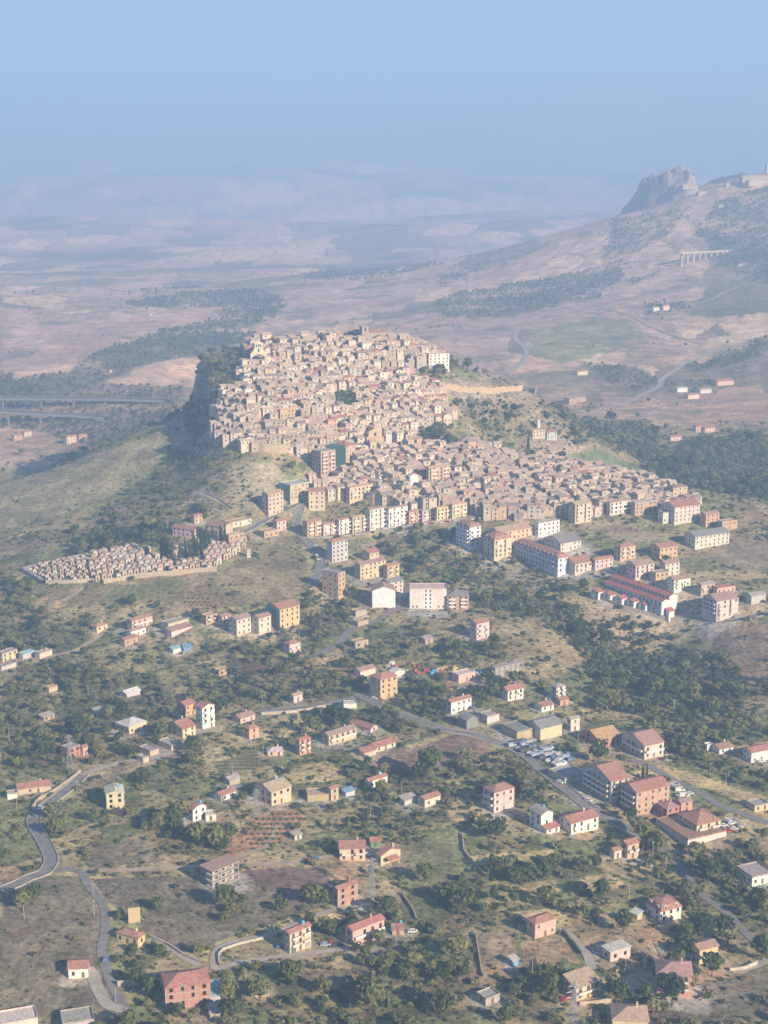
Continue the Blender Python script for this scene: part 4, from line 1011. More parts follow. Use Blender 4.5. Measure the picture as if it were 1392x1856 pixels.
# left middle
B(H_,'pink house with wide red roof','and white annex below the cemetery','house',229,278,1115,1142,.2,'pink','gx','red','B')
B(H_,'white annex with rose roof','in front of the pink house','annex',229,266,1136,1156,.2,'white','hip','rose','')
B(H_,'small orange-roofed cottage','left of the pink house','house',166,196,1128,1145,.3,'cream','hip','terra','')
B(H_,'tan bungalow','below the white annex','house',217,251,1152,1171,.25,'tan','gx','rust','')
B(H_,'cream flat-roofed house','right of the pink house','house',293,342,1116,1142,.25,'cream','flat','conc','')
B(S_,'low white shed with rose roof','in front of the cream flat-roofed house','shed',300,350,1136,1151,.2,'offwhite','shed','rose','x')
B(H_,'tan stone house','left of the long mauve roof','house',365,394,1108,1131,.3,'tan','flat','tan','')
B(S_,'white tarp-covered shed','with blue sheet beside it','shed',308,330,1170,1184,.2,'white','shed','aqua','x')
B(S_,'bright blue tarpaulin shelter','beside the white tarp-covered shed','shelter',331,347,1170,1180,0,'blue','shed','blue','xo',d=4)
B(S_,'ruined square farmhouse','above the dark ploughed plot','ruin',388,418,1206,1226,.3,'tan','flat','tan','H')
B('factory','cream works with grey roof','at the left edge','factory',-4,32,1173,1200,.25,'cream','flat','conc','')
B(S_,'aqua-roofed works shed','right of the cream works','shed',34,64,1176,1196,.25,'lgrey','flat','aqua','x')
B(S_,'beige depot with chimney','at the end of the dirt yard','shed',64,95,1174,1194,.25,'palepink','flat','conc','xC')
B(S_,'low grey depot at the left edge','below the cream works','shed',-4,30,1198,1216,.2,'lgrey','flat','slate','x')
B(S_,'ochre ruined wall house','in the scrub left of the villa','ruin',84,104,1244,1256,.2,'beige','flat','tan','x')
# below the town
B(A_,'white gabled apartment block','with rose roof, end wall to the camera','apartment block',672,716,1057,1100,.0,'white','gy','rose','iW',d=12,rdeg=6,n=4)
B(A_,'grey-roofed white wing','behind the white gabled block','apartment block',690,732,1046,1078,.35,'offwhite','gx','slate','')
slab = B(A_,'pale pink slab block','with a white centre stripe of small windows','apartment block',742,809,1062,1104,.0,(.80,.70,.65),'flat','palepink','xo',d=12,n=5,rdeg=2,hm=13.5)
link('centre_stripe', unit(M_WALL), slab, (.86,.85,.82), (0, -6.02, 0), 0, (5.6, .12, 13.4))
for fl in range(5):
    for sx in (-1.5, 1.5): link('window', WIN, slab, C['lgrey'], (sx, -6.1, fl * 2.7 + .9), 0)
    if fl == 0:
        for sx in (-10, -7.5, 7, 10): link('window', WIN, slab, C['lgrey'], (sx, -6.0, .9), 0)
B(A_,'brick and cream balcony block','joined to the pale pink slab','apartment block',808,850,1068,1107,.0,'salmon','hip','slate','bW',d=12,n=4,rdeg=3)
B(A_,'cream block with rose mansard roof','and regular windows','apartment block',642,700,1013,1052,.18,'cream','gx','rose','')
B(H_,'orange annex with stepped gable','right of the rose mansard block','house',694,725,1020,1052,.25,'orange','gx','terra','')
B(H_,'yellow house with red roof','above the rose mansard block','house',655,688,994,1020,.45,'yellow','gx','red','')
B(A_,'ochre five-floor block','beside the road below town','apartment block',584,626,1028,1083,-.3,'orange','flat','conc','')
B(A_,'grey-white block with orange roof','by the road fork','apartment block',591,632,974,1020,.25,'lgrey','hip','terra','o')
B(A_,'balconied white block with mansard','above the scrub slope','apartment block',825,872,942,991,.55,'white','mans','red','BLW')
B(A_,'cream terrace block with red roof','left of the blue-white row','apartment block',874,928,964,1012,.4,'cream','mans','red','b')
B(A_,'long blue-white row of flats','with red mansard roof and dormers','apartment block',929,1032,968,1038,.8,(.62,.66,.72),'mans','red','L',hm=10.5)
B(A_,'long beige flats','behind the cream terrace block','apartment block',884,968,949,982,.25,'cream','gx','tan','')
B(H_,'plain white three-floor house','behind the long beige flats','house',969,1014,938,972,.15,'white','flat','conc','')
B('hall','low sports hall with grey roof','behind the blue-white row','hall',985,1054,966,1000,.45,'offwhite','gx','slate','')
B(A_,'square cream four-floor block','at the town edge','apartment block',1029,1072,906,949,.3,'cream','gx','tan','b')
B(A_,'wide white balcony block','right of the square cream block','apartment block',1098,1144,904,934,.15,'offwhite','gx','rose','BW')
B(A_,'pink block with concrete frame','at the town edge','apartment block',1144,1190,902,934,.15,'salmon','flat','conc','K')
B(A_,'white block with wide red roof','at the right end of town','apartment block',1198,1268,904,948,.35,'offwhite','gx','red','')
B(H_,'small white house under the red-roofed block','at the right end of town','house',1192,1224,922,948,.3,'offwhite','flat','conc','')
B(H_,'tan tower-like house','topmost at the right end of town','house',1208,1246,876,908,.3,'beige','hip','brown','')
B(H_,'orange house with rose roof','beyond the right end of town','house',1268,1304,926,954,.3,'orange','gx','rose','')
B(H_,'ochre farmhouse on the right crest','beyond the orange house','house',1300,1336,938,962,.25,'tan','flat','tan','')
B(A_,'long white slab with grey roof','above the dry meadow','apartment block',1239,1322,957,995,.25,'offwhite','gx','slate','')
B(A_,'red-roofed row with pink front','above the terraced housing','apartment block',1016,1074,1006,1040,.45,'palepink','gx','red','b')
B(H_,'low pink wing','right of the red-roofed row','house',1070,1112,1008,1032,.2,'palepink','gx','terra','')
B(H_,'house with steep bright red roof','behind the low pink wing','house',1112,1152,983,1016,.3,'beige','hip','red','')
B(A_,'pink balcony house','below the steep red roof','apartment block',1133,1186,1013,1050,.35,'palepink','gx','rose','b')
B(H_,'ochre and pink house','among trees below the white slab','house',1178,1228,982,1012,.35,'orange','gx','terra','')
B(H_,'cream villa with grey roof','right of the pink balcony house','house',1194,1232,1014,1044,.3,'offwhite','gx','rose','')
B(H_,'ochre house behind the terraces','with flat roof','house',1178,1212,1030,1056,.3,'tan','flat','tan','')
B(H_,'white and pink double house','right end of the terraced housing','house',1208,1252,1042,1072,.3,'white','gx','rose','')
B(H_,'grey-roofed cream house','behind the pink flat house','house',1262,1296,1054,1078,.25,'beige','gx','conc','')
B(H_,'pink flat house','behind the cream corner block','house',1292,1332,1056,1078,.2,'pink','flat','red','')
B(A_,'cream corner block with rose roof','at the junction right of the terraces','apartment block',1272,1338,1072,1121,.4,'offwhite','gx','rose','bL')
B(S_,'grey farm shed','beyond the cream corner block','shed',1350,1388,1072,1094,.3,'lgrey','gx','conc','x')
# terraced housing: a front row of stepped little houses, two long rows behind
B(A_,'long back terrace with crimson roof','in the estate right of the gully','terrace',1104,1228,1046,1092,-.12,'white','gx',(.48,.16,.14),'o',rdeg=-46,hm=5.0)
B(A_,'long middle terrace with crimson roof','in the estate right of the gully','terrace',1092,1214,1054,1100,-.12,'white','gx',(.48,.16,.14),'o',rdeg=-46,hm=4.2)
for i in range(7):
    t = i / 6; u = 1082 + 128 * t; v = 1083 + 35 * t
    pos = ['first','second','third','fourth','fifth','sixth','seventh'][i]
    B('terraced_house', f'{pos} small crimson-roofed house from the left', 'in the front row of the estate', 'terraced house', u - 12, u + 13, v - 17, v + 3, -.42, 'white', 'gy', (.48,.16,.14), 'o', rdeg=-46, hm=4.8, group='crimson-roofed terraced houses'); REFS.pop()
# street front below the town
SF = [(548,584,940,975,.25,'orange','gx','terra','pink corner house with orange roof','at the road fork'),(582,612,946,972,.1,'palepink','gx','rose','low pink house in the street front','next to the corner house'),
 (610,638,938,970,.1,'white','gx','red','white house with red roof in the street front','third from the road fork'),(634,668,930,967,.15,'beige','flat','tan','tan balconied house in the street front','left of the cream pair'),
 (664,702,918,963,.15,'offwhite','gx','rose','left cream block of the pair','in the street front'),(699,740,916,957,.12,'white','gx','rose','right cream block of the pair','in the street front'),
 (738,764,922,950,.1,'salmon','flat','rose','maroon-balcony block','in the street front'),(762,790,920,946,.1,'pink','flat','conc','bright pink block','in the street front'),
 (788,818,914,944,.1,'yellow','flat','tan','ochre block','right of the bright pink one'),(816,846,908,940,.1,'cream','flat','tan','cream end block','of the street front')]
for u0, u1, a, b_, f_, wl, rf, rc, ref, ex in SF: B(A_, ref, ex, 'apartment block', u0, u1, a, b_, f_, wl, rf, rc, 'bW', group='street front below the old town')
# notable buildings inside the town
B(A_,'tan four-floor house by the town road','with gable roof','apartment block',474,515,888,934,.3,'cream','gx','tan','')
B(A_,'long pale hall with green net','above the town road','hall',508,560,868,906,.35,'beige','flat','lgrey','N')
B(A_,'tall cream house at the road fork','with red upper roof','apartment block',558,589,884,922,.0,'cream','gx','terra','o',d=9)
B(A_,'red and cream apartment tower','beside the green-netted building','apartment block',566,608,810,862,.38,'salmon','flat','conc','bK')
B(A_,'green-netted building with red roof','in the middle of town','apartment block',600,645,798,844,-.4,'beige','hip','red','Nn')
B('palazzo','tan stone palazzo','with rows of tall windows','palazzo',772,816,842,882,.08,'tan','gx','tan','b')
B('palazzo','cream palazzo with terrace','above the street front','palazzo',628,676,874,908,.12,'cream','flat','tan','b')
B(H_,'white half-domed house','below the tan palazzo','house',738,758,858,886,.2,'white','barrel','offwhite','x')
B(H_,'bright yellow house','beside the dark pines in town','house',735,765,792,816,-.3,'yellow','flat','yellow','')
B(A_,'large white block on the east crest','standing above the pines','apartment block',774,811,632,666,.0,'white','flat','cream','',d=9,rdeg=22,hm=11.5)
B(A_,'long ruined school block','on the skyline left of the mother church','school',498,542,609,628,.1,'tan','flat','rust','')
B(A_,'low tan barracks','on the skyline right of the ruined school','barracks',540,580,612,630,.1,'beige','flat','tan','')
B(A_,'narrow pale tower house','with dark side wall below the skyline','house',524,546,626,648,-.5,'offwhite','flat','tan','')
B(H_,'orange house row','halfway up the old town','house',505,545,736,758,.05,'orange','flat','tan','')
B(H_,'bright white cube house','on the west edge of the old town','house',440,460,704,722,.2,'white','flat','offwhite','')
B(H_,'white-roofed house','high on the western slope','house',526,548,656,670,.2,'offwhite','flat','white','')
B(H_,'grey stone villa with arches','on the west edge','villa',434,466,672,694,.3,'lgrey','flat','conc','H')
B('palazzo','pink-red house amid the old town','below the two green trees','house',590,612,758,782,.2,'salmon','gx','red','')
B(H_,'ochre house on the east edge','of the old town','house',768,796,714,734,.2,'orange','gx','tan','')
# cemetery convent and neighbours
B('convent','convent church of tan stone','at the top of the cemetery','church',372,424,944,986,-.35,'beige','gx','rust','o')
B('convent','long red-roofed convent wing','behind the cypresses','convent',312,366,951,975,-.25,'palepink','gx','red','')
B(H_,'flat tan convent house','right of the convent church','house',408,442,962,990,.2,'tan','flat','tan','')
B(H_,'pale flat building at the cemetery gate','above the convent','house',406,456,936,956,.2,'offwhite','flat','tan','')
B(H_,'small villa with orange-red roof','above the convent trees','house',345,368,930,948,.3,'orange','hip','red','')
B(H_,'house with pink roof','below the town road bend','house',494,520,940,962,.3,'palepink','gx','red','')
B(H_,'tan house beside the road bend','below the pink-roofed house','house',468,505,955,975,.3,'tan','flat','tan','')
# beyond the town
for i, (u0,u1,a,b_,wl,rf,rc,ref,ex) in enumerate([(958,988,776,794,'cream','flat','tan','cream farm with water tower','in the woods beyond town'),(985,1010,780,796,'lgrey','gx','rust','grey farm building','right of the water tower farm'),(1208,1236,788,800,'palepink','gx','red','pink farmhouse','in the woods at right'),(1256,1276,770,783,'pink','gx','red','pink villa with red roof','left of two in the far woods'),(1272,1296,772,784,'palepink','gx','red','pale villa with red roof','right of two in the far woods'),
  (20,42,786,800,'salmon','gx','red','red farmhouse','in the left valley'),(38,58,780,792,'palepink','gx','terra','pale red farmhouse','right of the red one in the left valley'),(115,140,788,805,'palepink','gx','terra','pink farm','in the left valley below the highway'),(138,158,786,800,'salmon','gx','red','red barn','right of the pink valley farm'),(1022,1062,716,732,'stone','flat','stone','ruined stone farm on the right ridge','beyond the yellow wall'),
  (1040,1066,670,681,'cream','gx','terra','cream farmhouse','at the edge of the far fields'),(1240,1268,712,724,'palepink','gx','rose','pale farm cluster house','nearest in the far hamlet'),(1262,1290,702,714,'offwhite','gx','rose','pale hamlet house','middle of the far hamlet'),(1290,1330,686,700,'pink','gx','red','pink hamlet house','right end of the far hamlet'),(1222,1246,700,712,'white','flat','lgrey','white hamlet house','left end of the far hamlet'),
  (1180,1198,556,564,'white','gx','offwhite','white farmhouse','in the far wood under the viaduct'),(1198,1214,552,563,'palepink','gx','red','pink farmhouse','beside the white one under the viaduct'),(196,203,665,675,'beige','gx','rust','lone pale hut','by the left forest edge'),(268,276,563,572,'beige','gx','rust','pale hut on the golden ridge','at left')]):
    B(H_, ref, ex, 'house', u0, u1, a, b_, .25, wl, rf, rc, 'x' if i > 9 else 'o', skip=1450, hm=3.4 if i > 16 else None)

# ------------------------------------------------------------------ churches
def empty(name, label, cat, loc, rz=0.0, group=None):
    o = bpy.data.objects.new(name, None); COL.objects.link(o); o.location = loc; o.rotation_euler = (0, 0, rz); tag(o, label, cat, group); return o
def piece(name, parent, mat, color, fn, **k):
    q = MB(); fn(q); return link(name, q.mesh(name, [mat] if not isinstance(mat, list) else mat), parent, color, **k)
def extrude_outline(q, pts, y0, y1, mat=0):
    q.quad([(x, y0, z) for x, z in pts], mat); q.quad([(x, y1, z) for x, z in reversed(pts)], mat)
    for (x1, z1), (x2, z2) in zip(pts, pts[1:] + pts[:1]): q.quad([(x1, y1, z1), (x2, y1, z2), (x2, y0, z2), (x1, y0, z1)][::-1], mat)
def arch(w, h, N=8):
    return [(-w/2, 0), (w/2, 0)] + [(w/2 * math.cos(math.pi*i/N), h - w/2 + w/2 * math.sin(math.pi*i/N)) for i in range(N + 1)]
def block_area(x, y, r):
    BLOCK.add(x, y, r)
# pale church with curved bell gable, upper left of the town
g = ground(469, 655); sc = 1 / ppm(g); ch = empty('church', 'pale church with curved bell-gable front on the western edge of town', 'church', g, math.radians(14)); REFS.append((469, 640, 'pale bell-gable church'))
W = 30 * sc
out_ = [(-W/2, -4), (W/2, -4), (W/2, 7), (W*.40, 8.3), (W*.30, 10.3), (W*.24, 12), (W*.24, 16.2), (W*.16, 17.2), (0, 18.0), (-W*.16, 17.2), (-W*.24, 16.2), (-W*.24, 12), (-W*.30, 10.3), (-W*.40, 8.3), (-W/2, 7)]
piece('facade', ch, M_WALL, (.72,.62,.45), lambda q: extrude_outline(q, out_, -.5, .5))
piece('cornice', ch, M_WALL, (.62,.52,.38), lambda q: (q.box(-W/2-.2, W/2+.2, -.7, -.45, 6.6, 7.1, 0, True), q.box(-W*.26, W*.26, -.7, -.45, 12, 12.4, 0, True)))
for i in (-1, 0, 1): piece('bell_opening', ch, M_GLASS, None, lambda q: extrude_outline(q, arch(1.1, 2.4), -.04, .04), loc=(i * 1.9, -.52, 12.9))
piece('rose_window', ch, M_GLASS, None, lambda q: extrude_outline(q, arch(1.6, 2.6), -.04, .04), loc=(0, -.52, 8.6))
for i in (-1, 1): piece('niche', ch, M_GLASS, None, lambda q: extrude_outline(q, arch(1.0, 2.4), -.04, .04), loc=(i * W*.3, -.52, 2.4))
piece('door', ch, M_PLAIN, (.2,.11,.07), lambda q: extrude_outline(q, arch(2.0, 4.0), -.05, .05), loc=(0, -.53, 0))
link('wall', wall_mesh('gy', W*.9, 20, 8.5), ch, C['tan'], (0, 10.6, 0)); link('roof', roof_mesh('gy', W*.9, 20, 8.5)[0], ch, C['brown'], (0, 10.6, 0)); block_area(g[0], g[1] + 8, 12)
# mother church with square tower on the summit
g = ground(660, 622); mc = empty('church', 'mother church with tall square stone tower on the town summit', 'church', g, math.radians(24)); REFS.append((662, 606, 'mother church tower'))
tw = 6.6
piece('tower', mc, M_STONE, (.44,.36,.27), lambda q: (q.box(-tw/2, tw/2, -tw/2, tw/2, -6, 15.2), q.box(-tw/2-.3, tw/2+.3, -tw/2-.3, tw/2+.3, 10.4, 10.9, 0, True), q.box(-tw/2-.3, tw/2+.3, -tw/2-.3, tw/2+.3, 15.2, 15.8, 0, True)))
for a, pos in ((0, (0, -tw/2 - .02, 11.4)), (-math.pi/2, (-tw/2 - .02, 0, 11.4)), (math.pi/2, (tw/2 + .02, 0, 11.4))):
    piece('belfry_opening', mc, M_GLASS, None, lambda q: extrude_outline(q, arch(1.7, 3.2), -.04, .06), loc=pos, rz=a)
link('nave_wall', wall_mesh('gx', 24, 12, 9.0), mc, (.46,.37,.27), (13, 8, 0)); link('nave_roof', roof_mesh('gx', 24, 12, 9.0)[0], mc, C['rust'], (13, 8, 0))
link('transept_wall', wall_mesh('flat', 16, 9, 6.0), mc, (.48,.39,.28), (-12, 4, 0)); link('transept_roof', roof_mesh('flat', 16, 9, 6.0)[0], mc, C['tan'], (-12, 4, 0))
for i in range(4): link('window', WIN, mc, C['stone'], (5 + i * 5.2, 1.98, 4.5), 0)
block_area(g[0], g[1], 8); block_area(g[0] + 12, g[1] + 10, 10); block_area(g[0] - 10, g[1] + 2, 8)
# two-tier baroque church in the middle of town, its bell tower wrapped in white sheeting
g = ground(680, 812); bc = empty('church', 'two-tier cream church with red door in the middle of town', 'church', g, math.radians(8)); REFS.append((680, 794, 'two-tier cream church'))
W = 32 / ppm(g)
o2 = [(-W/2, -4), (W/2, -4), (W/2, 9.2), (W*.38, 9.6), (W*.38, 13.5), (W*.28, 14.6), (W*.16, 15.2), (0, 16.6), (-W*.16, 15.2), (-W*.28, 14.6), (-W*.38, 13.5), (-W*.38, 9.6), (-W/2, 9.2)]
piece('facade', bc, M_WALL, (.66,.52,.33), lambda q: extrude_outline(q, o2, -.5, .5))
for z in (8.9, 13.3): piece('cornice', bc, M_WALL, (.58,.46,.31), lambda q: q.box(-W*(.52 if z < 10 else .40), W*(.52 if z < 10 else .40), -.85, -.4, z, z + .5, 0, True))
for i in (-.46, -.2, .2, .46): piece('pilaster', bc, M_WALL, (.60,.48,.32), lambda q: q.box(-.35, .35, -.72, -.45, 0, 8.9), loc=(i * W, 0, 0))
piece('clock_window', bc, M_GLASS, None, lambda q: extrude_outline(q, arch(1.8, 2.6), -.04, .04), loc=(0, -.53, 10.2))
piece('door', bc, M_PLAIN, (.34,.09,.06), lambda q: extrude_outline(q, arch(2.6, 4.6), -.05, .05), loc=(0, -.53, 0))
link('nave_wall', wall_mesh('gy', W*.85, 22, 9), bc, C['tan'], (1, 11.6, 0)); link('nave_roof', roof_mesh('gy', W*.85, 22, 9)[0], bc, C['rust'], (1, 11.6, 0)); block_area(g[0], g[1] + 10, 13)
g = ground(704, 812); k = ppm(g); bt = empty('bell_tower', 'white-sheeted bell tower beside the two-tier cream church', 'bell tower', g, math.radians(8)); REFS.append((704, 795, 'white-sheeted bell tower'))
tw = 11 / k
piece('shaft', bt, M_WALL, (.70,.68,.66), lambda q: q.box(-tw/2, tw/2, -tw/2, tw/2, -4, 14.2)); piece('cap', bt, M_WALL, (.6,.57,.52), lambda q: q.box(-tw/2-.25, tw/2+.25, -tw/2-.25, tw/2+.25, 14.2, 14.8, 0, True))
for i in (-1, 0, 1): piece('slit', bt, M_GLASS, None, lambda q: q.box(-.3, .3, -.03, .03, 0, 1.6), loc=(i * tw*.27, -tw/2 - .02, 12))
block_area(g[0], g[1], 6)

# ------------------------------------------------------------------ the old town
ARCH = []
for (w_, d_, n_, rf) in [(6,7.5,2,'gx'),(6.5,7.5,3,'gx'),(7.5,7.5,2,'gy'),(6.2,8.5,2,'gy'),(8.5,7.5,2,'gx'),(5.2,6.5,2,'gx'),(7,6.8,2,'shed'),(6.5,7,3,'flat'),(8,8.5,2,'hip'),(5.6,6.6,3,'gx'),(11,7.5,2,'gx'),(5,6.2,2,'flat'),(13,7,2,'gx'),(6,7,1,'gx')]:
    h_ = n_ * 2.85 + .3; slots = []
    for face, L, ang in (('f', w_, 0.0), ('l', d_, -math.pi/2), ('r', d_, math.pi/2)):
        k = max(1, int(L / 3.3))
        for fl in range(n_):
            for i in range(k):
                s = (i + .5) / k * L - L/2
                p = {'f': (s, -d_/2), 'l': (-w_/2, -s), 'r': (w_/2, s)}[face]
                slots.append((face, fl, p[0], p[1], fl * h_ / n_ + .95, ang))
    ARCH.append(dict(w=w_, d=d_, h=h_, n=n_, rf=rf, wall=wall_mesh(rf, w_, d_, h_), roof=roof_mesh(rf, w_, d_, h_, .3)[0], slots=slots))
TW = [('tan',(.56,.445,.325)),('beige',(.62,.51,.395)),('cream',(.67,.565,.43)),('pale pink',(.65,.51,.43)),('grey',(.50,.45,.375)),('ochre',(.55,.41,.245)),('off-white',(.65,.59,.49)),('rose',(.52,.36,.295)),('stone-coloured',(.44,.365,.275))]
TWP = [.20,.18,.15,.10,.12,.04,.08,.04,.09]
TR = [('brown-tiled',(.51,.39,.305)),('weathered tan',(.60,.475,.365)),('rosy tiled',(.57,.39,.31)),('red-tiled',(.42,.19,.14)),('grey-brown',(.33,.275,.235))]
TRP = [.30,.32,.18,.05,.15]
RFN = {'gx': 'gable', 'gy': 'front-gabled', 'hip': 'hip', 'shed': 'lean-to', 'flat': 'flat'}
town = []
TREEPOLY = [F[2] for F in WOODS if len(F) > 3 and F[3][0] >= 1200 and F[0] >= .8 and F[2][0][0] > 500]
tr = np.random.default_rng(5)
HB = Hash(14.0)
for yy in np.arange(1090, 1545, 6.5):
    for xx in np.arange(-190, 290, 6.7):
        x = xx + tr.uniform(-1.6, 1.6) + (yy * 0.37) % 8; y = yy + tr.uniform(-1.6, 1.6) + 10 * math.sin(xx / 60.0)
        z = float(H(x, y)); u, v = project(x, y, z)
        inside = any(in_poly(np.array(u), np.array(v), P) for P in TOWN)
        if not inside or any(in_poly(np.array(u), np.array(v), P) for P in TREEPOLY): continue
        if BLOCK.hit(x, y, 2.0): continue
        if abs(float(H(x + 5, y) - H(x - 5, y))) > 9: continue
        if fbm(x / 30.0, y / 30.0, 2, 61) > 0.42: continue
        rzv = 0.30 + 0.9 * float(fbm(x / 90.0, y / 90.0, 2, 71)) + tr.normal(0, .12)
        a = int(tr.integers(len(ARCH)))
        wc = int(tr.choice(len(TW), p=TWP)); rc = int(tr.choice(len(TR), p=TRP))
        if ARCH[a]['rf'] == 'flat': rc = int(tr.choice([0, 1, 4]))
        jit = tr.uniform(.86, 1.10)
        town.append(dict(x=x, y=y, z=z + tr.uniform(-.6, 1.4), rz=rzv + (math.pi/2 if tr.random() < .0 else 0), a=a, wc=wc, rc=rc, j=jit, u=float(u), v=float(v) - 6, size=ARCH[a]['w'] * ARCH[a]['h'] * ppm((x, y, z)) ** 2, win=tr.random(40), sx=tr.uniform(.94, 1.12)))
print('town houses', len(town))
town.sort(key=lambda t: -t['size'])
PEND = []        # things whose labels lean on their neighbours: (object, phrase, u, v, category, group)
TOWNWIN = win_mesh('window', .95, 1.35, False)
sl_off = {'f': (0, -.0), 'l': (-.0, 0), 'r': (.0, 0)}
for t in town[:300]:
    A0 = ARCH[t['a']]
    r = bpy.data.objects.new('townhouse', None); COL.objects.link(r); r.location = (t['x'], t['y'], t['z']); r.rotation_euler = (0, 0, t['rz'])
    wc = tuple(c * t['j'] for c in TW[t['wc']][1]); rc = tuple(c * t['j'] for c in TR[t['rc']][1])
    link('wall', A0['wall'], r, wc); link('roof', A0['roof'], r, rc)
    sc_w = SHUT[int(t['win'][39] * 5)]; placed = 0
    for i, (face, fl, px_, py_, pz_, ang) in enumerate(A0['slots']):
        if face != 'f' and t['win'][i % 39] < .45: continue
        if t['win'][(i * 7) % 39] < .15: continue
        if fl == 0 and face == 'f':
            link('door', DOOR, r, sc_w, (px_, py_, .05), ang)
        else: link('window', TOWNWIN, r, sc_w, (px_, py_, pz_), ang)
    st = {1: 'tiny', 2: 'low', 3: 'three-floor', 4: 'tall'}[A0['n']]
    PEND.append((r, f"{st} {TW[t['wc']][0]} townhouse with {RFN[A0['rf']]} roof", t['u'], t['v'], 'townhouse', 'houses packed on the town hill'))
    for dx, dy in ((-2, 0), (2, 0)): BLOCK.add(t['x'] + dx, t['y'] + dy, 3.6)
# the rest of the packed houses, beyond counting
q = MB(); cols = []
for t in town[300:]:
    A0 = ARCH[t['a']]; c_, s_ = math.cos(t['rz']), math.sin(t['rz'])
    def put(me, mat, col):
        k = len(q.v)
        for v_ in me.vertices:
            X, Y, Z = v_.co; q.v.append((t['x'] + X * c_ - Y * s_, t['y'] + X * s_ + Y * c_, t['z'] + Z))
        for p_ in me.polygons:
            q.f.append(tuple(k + i for i in p_.vertices)); q.m.append(mat); cols.extend([(*col, 1)] * len(p_.vertices))
    put(A0['wall'], 0, tuple(c * t['j'] for c in TW[t['wc']][1])); put(A0['roof'], 1, tuple(c * t['j'] for c in TR[t['rc']][1]))
    for i, (face, fl, px_, py_, pz_, ang) in enumerate(A0['slots']):
        if face != 'f' and t['win'][i % 39] < .45: continue
        if t['win'][(i * 7) % 39] < .2: continue
        ca_, sa_ = math.cos(ang), math.sin(ang)
        pts4 = []
        for ax, az in ((-.5, 0), (.5, 0), (.5, 1.4), (-.5, 1.4)):
            lx, ly = px_ + ax * ca_ + .05 * sa_, py_ + ax * sa_ - .05 * ca_
            pts4.append((t['x'] + lx * c_ - ly * s_, t['y'] + lx * s_ + ly * c_, t['z'] + pz_ + az))
        q.quad(pts4, 2); cols.extend([(.04, .04, .045, 1)] * 4)
    for dx, dy in ((-2, 0), (2, 0)): BLOCK.add(t['x'] + dx, t['y'] + dy, 3.6)
me = q.mesh('old_town_houses', [M_TWALL, M_TROOF, M_GLASS])
ca = me.color_attributes.new('Col', 'FLOAT_COLOR', 'CORNER'); ca.data.foreach_set('color', np.array(cols, 'f4').ravel())
o = link('old_town_houses', me); o['kind'] = 'stuff'; o['label'] = 'dense mass of tan tile-roofed houses covering the upper town hill'; o['category'] = 'houses'

# ------------------------------------------------------------------ cemetery
CEM = [(43,1033),(95,1020),(148,1009),(238,994),(297,997),(366,990),(441,973),(445,997),(393,1033),(310,1040),(240,1045),(186,1053),(83,1056)]
TOMB = []
for (w_, d_, h_) in ((2.4, 3.0, 2.2), (2.8, 3.4, 3.0), (3.2, 3.6, 3.8), (2.2, 2.6, 1.6)):
    q = MB(); q.box(-w_/2, w_/2, -d_/2, d_/2, -2, h_, 0); r = .7
    q.quad([(-w_/2-.2,-d_/2-.2,h_),(0,-d_/2-.2,h_+r),(0,d_/2+.2,h_+r),(-w_/2-.2,d_/2+.2,h_)][::-1], 1); q.quad([(w_/2+.2,-d_/2-.2,h_),(0,-d_/2-.2,h_+r),(0,d_/2+.2,h_+r),(w_/2+.2,d_/2+.2,h_)], 1)
    q.quad([(-w_/2,-d_/2,h_),(w_/2,-d_/2,h_),(0,-d_/2,h_+r)], 0); q.quad([(w_/2,d_/2,h_),(-w_/2,d_/2,h_),(0,d_/2,h_+r)], 0)
    q.box(-.4, .4, -d_/2 - .06, -d_/2, 0, h_ * .7, 2)
    TOMB.append(q.mesh('tomb', [M_WALL, M_ROOF, M_GLASS]))
cr = np.random.default_rng(12)
cand = []
cg = ground(240, 1020)
for a in np.arange(-120, 130, 4.2):
    for b_ in np.arange(-90, 90, 4.9):
        x = cg[0] + a * .93 + b_ * .36 + cr.uniform(-.15, .15); y = cg[1] - a * .36 * -1 + b_ * .93 + cr.uniform(-.5, .5)
        if int((a + 120) / 4.2) % 10 == 9 or int((b_ + 90) / 4.9) % 3 == 2: continue
        z = float(H(x, y)); u, v = project(x, y, z)
        if not in_poly(np.array(u), np.array(v), CEM) or BLOCK.hit(x, y, 1.5): continue
        if 270 < u < 372 and v < 1020 and cr.random() < .7: continue
        cand.append((x, y, z, float(u), float(v), int((b_ + 90) / 4.9)))
keep = np.sort(cr.permutation(len(cand))[:265]); cand = [cand[i] for i in keep]
nth = lambda i: ['first', 'second', 'third', 'fourth', 'fifth', 'sixth', 'seventh', 'eighth', 'ninth', 'tenth', 'eleventh', 'twelfth'][i] if i < 12 else f"{i + 1}{'st' if i % 10 == 0 else 'nd' if i % 10 == 1 else 'rd' if i % 10 == 2 else 'th'}"
rows = sorted(set(c_[5] for c_ in cand))
for ri, rb in enumerate(rows):
    line = sorted((c_ for c_ in cand if c_[5] == rb), key=lambda c_: c_[3])
    for ci, (x, y, z, u, v, _) in enumerate(line):
        left = u < 165
        k = int(cr.choice([0, 3])) if left else int(cr.choice([1, 2, 2]))
        cn, col = [('white', (.68,.61,.53)), ('pinkish', (.60,.44,.36)), ('tan', (.52,.40,.28)), ('cream', (.62,.51,.38))][int(cr.integers(4))]
        o = link('tomb', TOMB[k], None, col, (x, y, z), .37 + cr.normal(0, .05))
        tag(o, f'{["low", "tall", "tall", "low"][k]} {cn} burial chapel, {nth(ci)} from the left in cemetery row {nth(ri)} from the front', 'tomb', 'burial chapels in the walled cemetery')
        BLOCK.add(x, y, 2.2)
